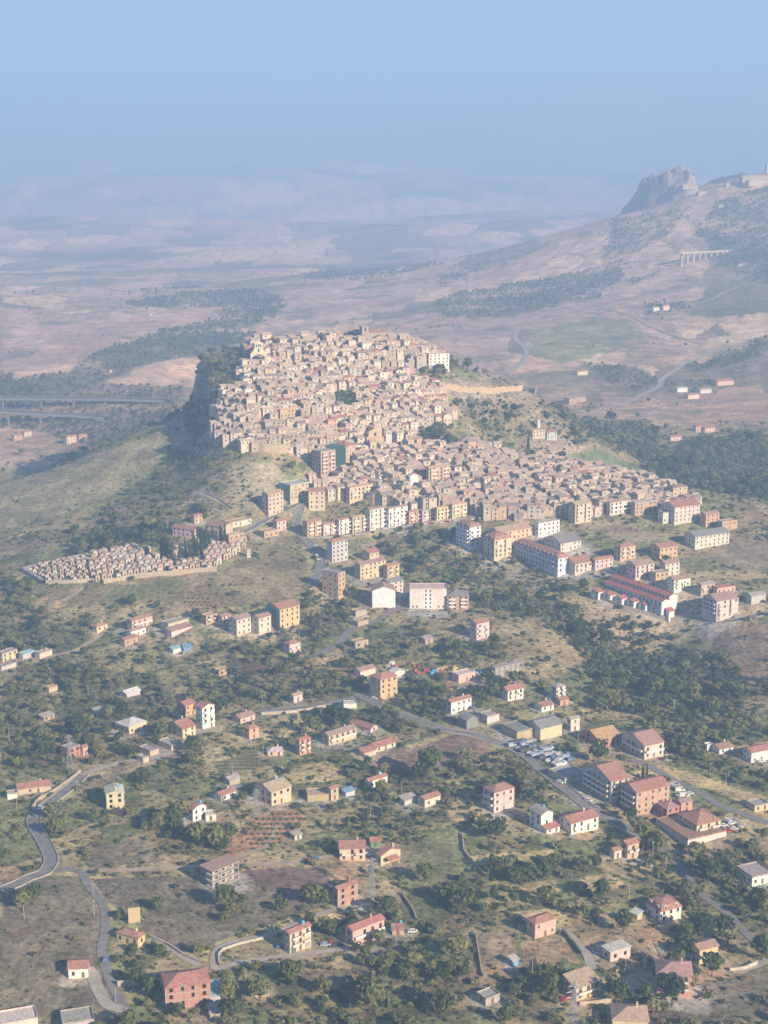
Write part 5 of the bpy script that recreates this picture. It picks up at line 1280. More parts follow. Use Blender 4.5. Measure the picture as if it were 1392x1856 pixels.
g = ground(451, 1010); pt = empty('pillar_shrine', 'lone white square pillar shrine at the cemetery drive', 'shrine', g); REFS.append((451, 1002, 'white pillar shrine'))
piece('shaft', pt, M_WALL, C['offwhite'], lambda q: q.box(-1.2, 1.2, -1.2, 1.2, -2, 6.0)); piece('cap', pt, M_WALL, C['conc'], lambda q: q.box(-1.5, 1.5, -1.5, 1.5, 6, 6.4, 0, True)); BLOCK.add(g[0], g[1], 4)

# ------------------------------------------------------------------ walls
def wall_line(label, px, h, t=.5, color=(.46,.38,.28), name='stone_wall', mat=None, skip=0.0, cat='wall', top=None):
    P = np.array([ground(u, v, skip)[:2] for u, v in px]); pts_ = []
    for a, b_ in zip(P[:-1], P[1:]):
        k = max(1, int(np.linalg.norm(b_ - a) / 3)); pts_ += [a + (b_ - a) * i / k for i in range(k)]
    pts_.append(P[-1]); Q = np.array(pts_); T = np.gradient(Q, axis=0); T /= np.linalg.norm(T, axis=1)[:, None]; N = np.stack([-T[:, 1], T[:, 0]], 1) * t / 2
    z = H(Q[:, 0], Q[:, 1]); z = np.convolve(np.pad(z, 3, mode='edge'), np.ones(7) / 7, 'valid')
    hh = h * (1 + .08 * np.random.default_rng(len(Q)).standard_normal(len(Q)))
    L, R_ = Q + N, Q - N
    X = np.stack([L[:, 0], L[:, 0], R_[:, 0], R_[:, 0]], 1); Y = np.stack([L[:, 1], L[:, 1], R_[:, 1], R_[:, 1]], 1); Z = np.stack([z - 3, z + hh, z + hh, z - 3], 1)
    me = grid_mesh(name, X, Y, Z); me.polygons.foreach_set('use_smooth', np.zeros(len(me.polygons), bool)); me.materials.append(mat or M_STONE)
    o = link(name, me, None, color); tag(o, label, cat)
    for p in Q: BLOCK.add(p[0], p[1], .8)
    return o
wall_line('long ochre retaining wall under the pines right of the old town', [(796,706),(830,709),(870,710),(910,710),(945,709),(972,705)], 5.0, 1.0, (.58,.44,.27), 'retaining_wall')
wall_line('pale stone front wall of the cemetery, right stretch', [(188,1058),(240,1049),(310,1043),(393,1036)], 3.2, .6, (.56,.46,.34), 'cemetery_wall')
wall_line('pale stone front wall of the cemetery, left stretch', [(83,1059),(110,1058),(140,1057),(178,1053)], 2.6, .6, (.58,.49,.38), 'cemetery_wall')
wall_line('low rear wall of the cemetery along the tree belt', [(43,1033),(95,1020),(148,1009),(238,993)], 2.0, .6, (.52,.44,.34), 'cemetery_wall')
wall_line('grey concrete end wall of the cemetery at far left', [(43,1034),(60,1045),(80,1058)], 2.0, 2.6, (.40,.38,.36), 'cemetery_wall')
wall_line('tall tan bastion wall under the front of the old town', [(452,816),(480,820),(510,822),(525,820)], 7.0, 1.0, (.52,.42,.30), 'retaining_wall')
wall_line('pale cut retaining wall behind the lower town houses', [(834,812),(862,810),(890,818)], 6.5, 1.0, (.55,.43,.30), 'retaining_wall')
wall_line('dry stone wall bending along the green field', [(838,1513),(841,1544),(858,1566),(881,1590)], 1.3, .7)
wall_line('pale lane wall left of the loop lane', [(272,1699),(300,1711),(330,1731),(364,1747)], 1.3, .5, (.58,.52,.43), 'lane_wall')
wall_line('pale wall inside the loop lane bend', [(397,1750),(396,1732),(404,1722),(430,1713),(500,1697)], 1.1, .5, (.55,.50,.42), 'lane_wall')
wall_line('pale retaining wall left of the framed brick block', [(213,1788),(240,1786),(266,1785)], 2.2, .6, (.56,.50,.40), 'retaining_wall')
wall_line('low wall above the left road as it climbs', [(146,1400),(125,1416),(100,1434),(70,1450),(56,1470)], 1.6, .6, (.50,.42,.32), 'road_wall')
wall_line('pale parapet of the country road by the pines', [(474,1296),(520,1293),(556,1288),(600,1280)], 1.6, .5, (.56,.49,.39), 'road_wall')
wall_line('dry wall along the left of the tan plot at lower centre', [(862,1694),(868,1730),(874,1770)], 1.3, .6)
wall_line('dry wall along the orchard right of the loop lane', [(728,1620),(748,1650),(755,1668)], 1.2, .6)
wall_line('garden wall left of the large salmon house', [(1116,1762),(1150,1762),(1182,1760)], 1.6, .4, (.52,.44,.36), 'garden_wall')
wall_line('curved pale wall right of the yellow mauve-roofed house', [(1322,1760),(1350,1757),(1372,1748)], 1.5, .5, (.60,.52,.42), 'garden_wall')
wall_line('hedge wall beside the driveway of the bright pink house', [(1020,1690),(1040,1712),(1052,1730)], 1.4, .8, (.14,.17,.08), 'hedge', cat='hedge')
wall_line('terrace wall on the slope under the bastion', [(352,892),(376,896),(402,909),(420,924)], 1.6, .6, (.52,.44,.34), 'terrace_wall')
wall_line('retaining wall of the estate road', [(1080,1084),(1130,1104),(1190,1120),(1230,1126)], 2.2, .6, (.55,.47,.38), 'retaining_wall')
wall_line('pale terrace wall below the yellow slanted-roof villa', [(1050,1822),(1080,1820),(1108,1816)], 1.6, .5, (.56,.46,.33), 'garden_wall')

# ------------------------------------------------------------------ poles, pylons, billboard
PQ = MB(); PQ.bar((0,0,-1), (0,0,9), .17, 0, .10, 6); PQ.box(-.8, .8, -.06, .06, 8.3, 8.45, 0, True)
for s in (-.65, 0, .65): PQ.bar((s,0,8.45), (s,0,8.75), .05)
POLE = PQ.mesh('utility_pole', [colored('pole_concrete', (.46,.44,.41), .9, 1.1, .5, bs=0)])
for u, v, hp in [(160,1262,22),(17,1345,28),(140,1438,22),(110,1475,24),(31,1470,20),(421,1405,20),(454,1418,24),(477,1375,24),(169,1622,26),(171,1660,32),(44,1667,24),(210,1818,30),(445,1790,14),(497,1704,26),(672,1480,24),(476,1285,20),(734,1285,18),(976,1342,20),(988,1347,20),(1048,1345,20),(1086,1350,20),(1209,1390,18),(1287,1405,24),(1315,1428,22),(1359,1462,24),(1151,1402,24),(1140,1633,36),(1060,1758,28),(965,1762,22),(1134,1758,24),(1183,1556,34),(1207,1580,24),(1165,1546,22),(650,1002,28),(828,1016,20),(880,1032,20),(1221,1302,36),(1059,1150,18),(543,1160,18),(1336,1128,18),(1392-40,1130,18),(990,1366,18),(728,1440,20),(1100,1300,22)]:
    g = ground(u, v); s = min(1.35, max(.75, hp / ppm(g) / 8.9))
    o = link('utility_pole', POLE, None, None, g, random.uniform(-.8, .8), (s, s, s)); BLOCK.add(g[0], g[1], 1.0)
    PEND.append((o, 'slim pale utility pole', u, v - hp / 2, 'utility pole', 'utility poles'))
def pylon(label, u, vb, vt):
    g = ground(u, vb); Hh = (vb - vt) / ppm(g) / math.cos(math.atan2(ZC - g[2], math.hypot(g[0], g[1]))); bw = Hh * .085; tw_ = .45
    r = empty('lattice_pylon', label, 'pylon', g, .4)
    wz = lambda z: bw + (tw_ - bw) * min(1, z / (Hh * .8))
    for sx, sy in ((-1,-1),(1,-1),(1,1),(-1,1)):
        def leg(q):
            q.bar((sx*bw, sy*bw, -1), (sx*tw_, sy*tw_, Hh * .8), .10); q.bar((sx*tw_, sy*tw_, Hh*.8), (sx*.15, sy*.15, Hh), .08)
        piece('leg', r, M_STEEL, None, leg)
    def brace(q):
        z = 0; k = 0
        while z < Hh * .92:
            z2 = min(z + max(1.4, 2.2 * wz(z)), Hh * .96); a, b_ = wz(z), wz(z2)
            c4 = [(-1,-1),(1,-1),(1,1),(-1,1)]
            for i in range(4):
                p, n_ = c4[i], c4[(i + 1) % 4]
                q.bar((p[0]*a, p[1]*a, z), (n_[0]*b_, n_[1]*b_, z2), .055); q.bar((n_[0]*a, n_[1]*a, z), (p[0]*b_, p[1]*b_, z2), .055); q.bar((p[0]*b_, p[1]*b_, z2), (n_[0]*b_, n_[1]*b_, z2), .05)
            z = z2
    piece('bracing', r, M_STEEL, None, brace)
    for f_ in (.72, .82, .92):
        L = Hh * .13 * (1.1 if f_ < .9 else .8)
        def arm(q):
            for s in (-1, 1):
                q.bar((s*.3, .25, Hh*f_), (s*L, 0, Hh*f_ + .1), .07); q.bar((s*.3, -.25, Hh*f_), (s*L, 0, Hh*f_ + .1), .07); q.bar((s*.3, 0, Hh*f_ + .9), (s*L, 0, Hh*f_ + .1), .06); q.bar((s*L, 0, Hh*f_ + .1), (s*L, 0, Hh*f_ - .9), .07)
        piece('cross_arm', r, M_STEEL, None, arm)
    REFS.append((u, (vb + vt) / 2, label.split(' standing')[0])); BLOCK.add(g[0], g[1], bw + 1)
pylon('tall lattice pylon standing right of the square brick house', 674, 1628, 1556)
pylon('largest lattice pylon standing before the yellow slanted-roof villa', 1038, 1880, 1784)
pylon('slim lattice pylon standing left of the big unfinished cream house', 465, 1482, 1430)
pylon('small lattice pylon standing before the rough brick house', 127, 1395, 1332)
pylon('faint slim pylon standing at the estate junction', 1301, 1128, 1096)
g = ground(244, 1676); k = ppm(g); bb = empty('billboard', 'blank ochre roadside billboard with faint blue patch and slanted brace', 'billboard', g, math.radians(14)); REFS.append((244, 1660, 'ochre billboard'))
piece('panel', bb, M_PLAIN, (.52,.42,.24), lambda q: q.box(-2.4, 2.4, -.08, .08, 1.0, 7.6, 0, True)); piece('poster', bb, M_PLAIN, (.42,.45,.40), lambda q: q.box(-.3, 1.2, -.11, -.09, 3.6, 5.2, 0, True))
for s in (-1, 1): piece('post', bb, M_PLAIN, C['conc'], lambda q: q.box(-.15, .15, .1, .4, -2, 7.4), loc=(s * 1.8, 0, 0)); piece('brace', bb, M_PLAIN, C['lgrey'], lambda q: q.bar((0, .4, 5), (2.0, 3.4, -.5), .14), loc=(s * 1.8, 0, 0))
BLOCK.add(g[0], g[1], 4)

# ------------------------------------------------------------------ vehicles
def car_mesh(kind):
    q = MB()
    if kind == 'car': L, W_, h1, h2, prof = 2.1, .85, .75, 1.42, [(-2.1,.35),(2.1,.35),(2.1,.72),(1.2,.9),(.6,1.4),(-1.1,1.42),(-1.8,.98),(-2.1,.9)]
    elif kind == 'van': L, W_, prof = 2.6, .98, [(-2.6,.4),(2.6,.4),(2.6,1.0),(2.0,1.25),(1.4,2.1),(-2.5,2.15),(-2.6,1.9)]
    else: L, W_, prof = 3.6, 1.15, [(-3.6,.8),(3.6,.8),(3.6,1.6),(3.2,2.5),(1.9,2.55),(1.85,1.3),(-3.6,1.3)]
    extrude_outline(q, prof, -W_, W_, 0)
    if kind != 'truck':
        gl = [(1.05,.95),(.55,1.34),(-1.0,1.36),(-1.6,1.0)] if kind == 'car' else [(1.9,1.3),(1.35,2.0),(.3,2.0),(.3,1.3)]
        for s in (-1, 1): q.quad([(x, s * (W_ + .01), z) for x, z in (gl if s > 0 else gl[::-1])], 1)
        a, b_ = prof[3], prof[4]; q.quad([(a[0] + .02, -W_ + .1, a[1] + .03), (a[0] + .02, W_ - .1, a[1] + .03), (b_[0] + .02, W_ - .1, b_[1] - .03), (b_[0] + .02, -W_ + .1, b_[1] - .03)], 1)
    else:
        q.box(-3.6, 1.7, -1.2, 1.2, 1.3, 2.0, 0); q.quad([(3.62,-1,1.7),(3.62,1,1.7),(3.25,1,2.4),(3.25,-1,2.4)], 1)
    for sx in (-.62, .62):
        for s in (-1, 1): q.bar((sx * L, s * (W_ - .2), .34), (sx * L, s * (W_ + .02), .34), .34, 2, sides=10)
    return q.mesh(kind, [M_PLAIN, M_GLASS, M_TYRE])
m, nt, b = new_mat('tyre'); b.inputs['Base Color'].default_value = (.03, .03, .03, 1); M_TYRE = m
CARS = {k: car_mesh(k) for k in ('car', 'van', 'truck')}
CC = [('white', (.72,.72,.72)), ('white', (.72,.72,.72)), ('silver', (.45,.46,.48)), ('pale blue', (.40,.46,.52)), ('blue', (.14,.22,.36)), ('red', (.42,.06,.05)), ('dark grey', (.10,.10,.11))]
vr = random.Random(4)
def vehicle(u, v, rz, kind='car', ci=None, group=None, sz=1.0):
    g = ground(u, v); cn, c = CC[ci if ci is not None else vr.randrange(len(CC))]
    o = link('parked_' + kind, CARS[kind], None, c, (g[0], g[1], g[2] + (.25 if BLOCK.hit(g[0], g[1], -1.5) else .05)), rz, (sz,) * 3); BLOCK.add(g[0], g[1], 2.4)
    PEND.append((o, f'{cn} parked {kind}', u, v, kind, group))
for i in range(15):
    t = i / 14; vehicle(684 + t * 200 + vr.uniform(-3, 3), 960.5 - t * 21, -.05 + .25 * vr.random(), 'car', vr.choice([0, 1, 1, 2, 3, 5]), 'cars parked along the street front')
for r_ in range(3):
    for i in range(9):
        t = i / 8; vehicle(928 + t * 88 + r_ * 10 + vr.uniform(-2, 2), 1349 + t * 36 - r_ * 5 + 4, -.6 + vr.uniform(-.2, .2) + 1.3, vr.choice(['car', 'car', 'van', 'truck']), vr.choice([0, 2, 3, 3, 4, 6]), 'vehicles in the yard beside the main road')
for u, v in ((1318,1488),(1326,1494),(1312,1498),(1336,1490),(1330,1504),(1322,1508),(1344,1498)): vehicle(u, v, vr.uniform(-.6, .6), 'car', vr.choice([0, 2, 5, 0]), 'cars behind the showroom')
for u, v in ((1222,1424),(1232,1434),(1240,1444),(1228,1446),(1250,1440),(1238,1456)): vehicle(u, v, vr.uniform(-.9, .3), vr.choice(['car', 'van']), vr.choice([0, 0, 2, 3]), 'cars behind the brick five-floor block')
for u, v, rz_, c in ((74,1467,1.1,0),(510,1717,.3,4),(602,1712,.2,5),(612,1713,.2,6),(590,1714,.2,3),(571,1558,.1,4),(560,1561,.2,5),(748,1690,.1,0),(666,1551,.1,0),(678,1267,-.5,0),(1098,1476,-.6,6),(1066,1452,-.6,0),(1380,1382,.2,0),(1025,1813,.6,5),(575,1008,.9,0),(578,1016,1.,2),(572,990,.9,3),(1014,1420,-.6,0),(520,922,.7,4),(604,856,.8,0),(192,1742,1.5,4)): vehicle(u, v, rz_, 'car', c)
# scrap and building-material yard
for i in range(34):
    a = i / 33; u = 702 + a * 190 + vr.uniform(-8, 8); v = 1203 + a * 24 + vr.uniform(-6, 9); g = ground(u, v)
    if BLOCK.hit(g[0], g[1], 1.2): continue
    q = MB(); s = vr.uniform(.9, 2.4)
    for _ in range(6):
        x, y, z = vr.uniform(-s, s), vr.uniform(-s, s), 0; e = vr.uniform(.4, 1.1); q.box(x - e, x + e, y - e * .7, y + e * .7, -1, vr.uniform(.6, 1.9))
    cn, c = vr.choice([('yellow', (.62,.45,.16)), ('pinkish', (.55,.36,.32)), ('white', (.66,.64,.6)), ('rusty', (.36,.16,.10)), ('bright blue', (.14,.40,.62)), ('grey', (.4,.39,.38)), ('red', (.45,.12,.09)), ('terracotta', (.45,.22,.15))])
    o = link('scrap_heap', q.mesh('scrap_heap', [M_PLAIN]), None, c, g, vr.uniform(0, 3)); BLOCK.add(g[0], g[1], 2)
    PEND.append((o, f'{cn} heap of stacked material', u, v, 'heap', 'heaps in the scrap yard'))

# ------------------------------------------------------------------ viaducts, castle, water tower
def arched_viaduct():
    a = ground(1234, 483, 2600); b_ = np.array([a[0] + 112, a[1] + 62, 0]); Lw = np.linalg.norm(b_[:2] - a[:2]); N = 9; sp = Lw / N
    top = a[2] + 25; ang = math.atan2(b_[1] - a[1], b_[0] - a[0])
    r = empty('viaduct', 'pale arched stone viaduct on the far hillside', 'viaduct', (a[0], a[1], 0), ang); REFS.append((1275, 470, 'arched viaduct'))
    link('deck', unit(M_WALL), r, (.66,.56,.43), (Lw/2 + 30, 0, top), 0, (Lw + 70, 6, 1.6))
    for i in range(N + 1): link('pier', unit(M_WALL), r, (.66,.56,.43), (i * sp, 0, top - 60), 0, (2.6, 5.0, 54))
    def ar(q):
        rr = (sp - 2.6) / 2; n = 8
        for i in range(n):
            t0, t1 = math.pi*i/n, math.pi*(i+1)/n
            P0, P1 = (-rr*math.cos(t0), -10 + 9.2*math.sin(t0)), (-rr*math.cos(t1), -10 + 9.2*math.sin(t1))
            for y in (-2.7, 2.7): q.quad([(P0[0], y, P0[1]), (P1[0], y, P1[1]), (P1[0], y, .02), (P0[0], y, .02)])
            q.quad([(P0[0], -2.7, P0[1]), (P0[0], 2.7, P0[1]), (P1[0], 2.7, P1[1]), (P1[0], -2.7, P1[1])])
    am = MB(); ar(am); am = am.mesh('arch', [M_WALL])
    for i in range(N): link('arch', am, r, (.66,.56,.43), ((i + .5) * sp, 0, top), 0)
arched_viaduct()
M_DARKROAD = colored('motorway_asphalt', (.13, .13, .135), .9, 1.1, .1, bs=0)
def highway(label, px, R0, th_, ref):
    P = []
    for u, v in px:
        d = ray(u, v); t = R0 / math.hypot(d[0], d[1]); P.append((d[0]*t, d[1]*t, ZC + d[2]*t))
    P = np.array(P); Q = np.array([P[0] + (P[-1] - P[0]) * t for t in np.linspace(0, 1, 30)])
    f_ = np.linspace(0, 1, len(P)); Q = np.stack([np.interp(np.linspace(0, 1, 30), f_, P[:, k]) for k in range(3)], 1)
    r = empty('highway_viaduct', label, 'viaduct', (0, 0, 0)); REFS.append((px[1][0], px[1][1], ref))
    T = np.gradient(Q[:, :2], axis=0); T /= np.linalg.norm(T, axis=1)[:, None]; N_ = np.stack([-T[:, 1], T[:, 0]], 1)
    def strip(offs, zs):
        X = Q[:, 0][:, None] + N_[:, 0][:, None] * offs; Y = Q[:, 1][:, None] + N_[:, 1][:, None] * offs; return grid_mesh('deck', X, Y, Q[:, 2][:, None] + np.array(zs)[None])
    me = strip(np.array([-6, -6, 6, 6, -6.]), [-2.2, 0, 0, -2.2, -2.2]); me.materials.append(M_DARKROAD); link('deck', me, r)
    for s in (-1, 1):
        me = strip(np.array([s*6.2 - .25, s*6.2 - .25, s*6.2 + .25, s*6.2 + .25]), [-2.4, 1.0, 1.0, -2.4]); me.materials.append(M_PLAIN); link('parapet', me, r, (.15,.155,.16))
    for i in range(2, 29, 3):
        zb_ = float(H(Q[i, 0], Q[i, 1])) - 3
        if zb_ < Q[i, 2] - 3: link('pier', unit(M_PLAIN), r, (.2,.2,.2), (Q[i, 0], Q[i, 1], zb_), math.atan2(T[i, 1], T[i, 0]), (2.2, 7, Q[i, 2] - 2.2 - zb_))
highway('nearer grey motorway viaduct crossing the left valley', [(-160,736),(0,745),(140,752),(290,765),(420,778)], 1925, 2, 'nearer motorway viaduct')
highway('farther motorway viaduct on pale piers in the left valley', [(-120,722),(60,721),(200,722),(340,726),(460,730)], 2010, 2, 'farther motorway viaduct')
B('castle','pale castle wall','on the far hilltop at right','castle',1340,1405,299,328,.1,'stone','flat','stone','x',skip=3000,d=14,hm=8)
B('castle','lower castle rampart','below the pale castle wall','castle',1352,1410,312,334,.1,(.5,.42,.33),'flat','stone','x',skip=3000,d=10,hm=7)
B('castle_tower','square castle tower','rising at the right edge of the far hilltop','tower',1386,1402,284,314,.2,'stone','flat','stone','x',skip=3000,hm=20)
for i, (u0,u1,a,b_,ref) in enumerate([(1312,1332,326,336,'long pale house'),(1344,1352,338,348,'small white house'),(1300,1312,366,376,'bright pale house'),(1262,1284,343,352,'wide tan house'),(1232,1262,330,340,'pale ruin'),(1335,1350,476,484,'white farmhouse')]):
    B(H_, f'{ref} high on the far hillside', ['under the castle','right of the long pale one','on the green slope','right of the great crag','on top of the great crag','below the arched viaduct'][i], 'house', u0, u1, a, b_, .2, 'stone', 'gx', 'tan', 'x', skip=2700, hm=4.5); REFS.pop()
g = ground(975, 778, 1400); wt = empty('water_tower', 'white cylindrical water tower in the woods beyond town', 'water tower', g); REFS.append((975, 770, 'white water tower'))
piece('shaft', wt, M_PLAIN, C['offwhite'], lambda q: q.bar((0,0,-2), (0,0,9), 2.0, sides=14)); piece('rim', wt, M_PLAIN, C['lgrey'], lambda q: q.bar((0,0,8.6), (0,0,9.3), 2.3, sides=14))

# ------------------------------------------------------------------ trees and scrub
def crown_mesh(name, mat, seed, rx, rz_, zc_, nleaf, size, lobes=6, cone=False):
    """leaf clumps (small tilted faces) spread through an uneven, lobed volume"""
    r = np.random.default_rng(seed); V = []; F = []
    L = [(np.array([0, 0, 0.0]), 0.75)] + [(np.array([math.cos(a) * r.uniform(.3, .6), math.sin(a) * r.uniform(.3, .6), r.uniform(-.35, .5)]), r.uniform(.38, .6)) for a in np.linspace(0, 6.28, lobes, False) + r.uniform(0, 1)]
    for i in range(nleaf):
        if cone:
            t = r.random() ** 1.4; a = r.uniform(0, 6.283); rad = (1 - t) ** .75 * (1 - .0 * t) * r.uniform(.75, 1.05); rad *= min(1, .35 + 3 * t)
            p = np.array([math.cos(a) * rad * rx, math.sin(a) * rad * rx, t * rz_ * 2 + zc_ - rz_]); nrm = np.array([math.cos(a), math.sin(a), .35])
        else:
            c, cr_ = L[r.integers(len(L))]
            d = r.normal(size=3); d /= np.linalg.norm(d); d[2] = d[2] if d[2] > -.35 else -d[2]
            q_ = c + d * cr_ * r.uniform(.7, 1.08); p = np.array([q_[0] * rx, q_[1] * rx, q_[2] * rz_ + zc_]); nrm = d
        nrm = nrm + r.normal(size=3) * .45; nrm /= np.linalg.norm(nrm)
        t1 = np.cross(nrm, r.normal(size=3)); t1 /= np.linalg.norm(t1); t2 = np.cross(nrm, t1); s = size * r.uniform(.6, 1.3)
        k = len(V); pts5 = 5
        for j in range(pts5):
            g = 6.283 * j / pts5; rr = s * r.uniform(.6, 1.15); V.append(tuple(p + t1 * math.cos(g) * rr + t2 * math.sin(g) * rr * .8 + nrm * r.normal() * s * .18))
        F.append(tuple(range(k, k + pts5)))
    # a few inner faces keep the heart of the crown from being see-through
    k = len(V); n_ = 8
    for ring, (zz, rr) in enumerate(((-.55, .35), (-.1, .55), (.4, .45), (.75, .1))):
        for j in range(n_):
            g = 6.283 * j / n_; w_ = r.uniform(.75, 1.15); V.append((math.cos(g) * rx * rr * w_ * (.75 if cone else 1), math.sin(g) * rx * rr * w_ * (.75 if cone else 1), zc_ + zz * rz_))
    for ring in range(3):
        for j in range(n_):
            a, b_ = k + ring * n_ + j, k + ring * n_ + (j + 1) % n_; F.append((a, b_, b_ + n_, a + n_))
    me = bpy.data.meshes.new(name); me.from_pydata(V, [], F); me.materials.append(mat); me.update(); return me
def trunk_mesh(h, r0, seed):
    q = MB(); r = random.Random(seed); b0 = Vector((r.uniform(-.1, .1), r.uniform(-.1, .1), h))
    q.bar((0, 0, -1.0), tuple(b0), r0, 0, r0 * .6, 6)
    for i in range(4):
        a = i * 1.57 + r.uniform(0, 1); q.bar(tuple(b0), (b0.x + math.cos(a) * h * .55, b0.y + math.sin(a) * h * .55, h * 1.75), r0 * .5, 0, r0 * .15, 5)
    return q.mesh('trunk', [M_BARK])
KINDS = []   # (crown mesh, trunk mesh, phrase)
for sd in range(4): KINDS.append((crown_mesh('crown', M_LEAF, 30 + sd, 2.7, 2.5, 3.4, 190, .62), trunk_mesh(1.6, .24, sd), 'dark round leafy tree', 'broadleaf_tree'))
for sd in range(3): KINDS.append((crown_mesh('crown', M_OLIVE, 50 + sd, 2.3, 1.7, 2.7, 150, .5), trunk_mesh(1.2, .28, 9 + sd), 'grey-green olive tree', 'olive_tree'))
for sd in range(2): KINDS.append((crown_mesh('crown', M_PINE, 60 + sd, 3.0, 2.7, 4.2, 200, .65, 8), trunk_mesh(2.2, .26, 19 + sd), 'dark green pine tree', 'pine_tree'))
for sd in range(2): KINDS.append((crown_mesh('crown', M_PINE, 70 + sd, 1.25, 5.0, 5.4, 170, .55, cone=True), trunk_mesh(.9, .2, 29 + sd), 'slim dark cypress', 'cypress_tree'))
BUSH = [crown_mesh('bush', M_LEAF, 80, 1.25, .9, .65, 46, .48, 4), crown_mesh('bush', M_SCRUB, 81, 1.1, .65, .45, 40, .42, 4), crown_mesh('bush', M_SCRUB, 82, .8, .5, .3, 30, .36, 3), crown_mesh('bush', M_OLIVE, 83, 1.2, .9, .65, 44, .45, 4)]
vg = np.random.default_rng(21)
def cand_grid(r0, r1, cell, half):
    xs = []; ys = []
    for y in np.arange(r0 * .93, r1, cell):
        hw = y * math.tan(math.radians(half)); x = np.arange(-hw, hw, cell); xs.append(x); ys.append(np.full(x.shape, y))
    x = np.concatenate(xs); y = np.concatenate(ys); x = x + vg.uniform(-.5, .5, x.shape) * cell; y = y + vg.uniform(-.5, .5, y.shape) * cell
    return x, y
def density(x, y, u, v, R):
    tree = np.full(x.shape, 0.0); bushd = np.zeros(x.shape)
    a = fbm(x / 55.0, y / 55.0, 4, 101); b_ = fbm(x / 18.0, y / 18.0, 3, 103)
    low = v > 1090
    pr, pe = plots(x, y); hedge = 1 - sstep(.8, 2.6, pe)
    tree[:] = np.where(low, .06 + .34 * sstep(.05, .4, a + .5 * b_) + .22 * hedge, .04 + .2 * sstep(.1, .4, a + .4 * b_)); bushd[:] = np.where(low, .30 + .4 * sstep(-.1, .4, a) + .6 * hedge, .22 + .4 * sstep(0, .4, a + b_))
    wu, wv = warped(u, v, x, y)
    for F in FIELDS:
        rm = F[3] if len(F) > 3 else (300, 1500)
        m = in_poly(wu, wv, F[2]) & (R > rm[0]) & (R < rm[1]); tree[m] *= (1 - F[1]) * .6; bushd[m] *= (1 - F[1]) * (1.6 if F[1] < .95 else .3)
    for F in WOODS:
        rm = F[3] if len(F) > 3 else (300, 1500)
        m = in_poly(wu, wv, F[2]) & (R > rm[0]) & (R < rm[1]); tree[m] = np.maximum(tree[m], F[0]); bushd[m] = np.maximum(bushd[m], F[1])
    for P in TOWN + [CEM]:
        m = in_poly(u, v, P) & (R > 1000) & (R < 1540)
        wood = np.zeros(x.shape, bool)
        for Q in TREEPOLY: wood |= in_poly(u, v, Q)
        tree[m & ~wood] *= .12; bushd[m & ~wood] *= .1
    return tree, bushd
BX = np.array(BOXES, float)
TREES = []   # x, y, z, kind, scale, u, v
x, y = cand_grid(400, 1730, 5.0, 16.5); z = H(x, y); u, v = project(x, y, z); R = np.hypot(x, y)
td, bd = density(x, y, u, v, R); acc = vg.random(x.shape) < td * .68
spec = fbm(x / 90.0, y / 90.0, 3, 111) + vg.normal(0, .25, x.shape)
for i in np.nonzero(acc)[0]:
    if BLOCK.hit(x[i], y[i], 2.0): continue
    sp = spec[i]
    k = int(vg.integers(0, 4)) if sp > 0 else int(vg.integers(4, 7))
    if vg.random() < .06: k = int(vg.integers(7, 9))
    if vg.random() < .006: k = int(vg.integers(9, 11))
    s = float(vg.lognormal(-.15, .42)); s = min(max(s, .36), 2.0)
    pm = ppm((x[i], y[i], z[i])); vt_ = v[i] - (11 if k >= 9 else 5.6) * s * pm * .93; ru = 2.4 * s * pm
    f_ = (BX[:, 0] - ru * .7 < u[i]) & (u[i] < BX[:, 1] + ru * .7) & (v[i] > BX[:, 3] - 3) & (v[i] < BX[:, 3] + 60) & (vt_ < BX[:, 3] - .22 * (BX[:, 3] - BX[:, 2]))
    if f_.any(): continue
    TREES.append((x[i], y[i], z[i] - .1, k, s, float(u[i]), float(v[i])))
# trees that stand out in the photograph
for (u_, v_, k_, s_) in [(776,1412,0,2.6),(1083,1384,1,2.2),(470,1815,2,1.6),(390,1540,3,1.9),(360,1535,0,2.0),(1218,1822,8,1.9),(1245,1800,0,1.5),(1380,1740,1,1.8),(1116,1818,7,1.6),(990,1790,2,1.6),(1090,1630,3,1.5),(990,1640,0,1.5),(985,1590,1,1.7),(960,1600,2,1.6),(1150,1510,4,1.8),(1168,1535,0,2.0),(1190,1548,1,1.8),(890,1270,2,2.0),(905,1262,0,1.8),(868,1272,1,1.6),(690,1440,0,1.3),(815,1640,3,1.9),(845,1650,0,1.7),(770,1600,1,1.7),(620,1320,8,2.0),(565,1330,2,1.8),(605,1310,7,1.7),(1255,1740,2,1.5),(1290,1770,0,1.6),(1310,1700,8,1.6),(1130,1690,0,1.6),(640,1085,0,1.5),(930,1240,2,1.5),(250,1790,0,1.3),(270,1810,1,1.4),(415,1815,2,1.5),(60,1640,1,1.5),(40,1650,2,1.4),
   (300,1012,9,1.9),(306,1015,10,1.7),(312,1020,9,1.6),(336,1012,10,1.3),(344,1014,9,1.2),(352,1012,9,1.9),(358,1014,10,1.4),(366,1000,9,1.6),(374,998,10,1.5),(380,995,9,1.2),(400,988,9,1.3),(408,990,10,1.4),(326,1016,10,1.2),(294,1008,10,1.6),(1165,1412,9,.8),(1172,1414,10,.75),
   (610,735,0,1.5),(622,738,1,1.4),(634,742,0,1.2),(636,756,2,1.3),(556,700,0,1.4),(560,752,1,1.0),(680,660,1,1.2),(552,770,0,1.0),(780,800,8,1.9),(770,806,7,1.6),(792,806,8,1.7),(815,812,0,2.0),(758,812,2,1.2),(628,614,9,.8),(642,616,10,.9)]:
    g = ground(u_, v_); TREES.append((g[0], g[1], g[2] - .1, k_, s_, u_, v_))
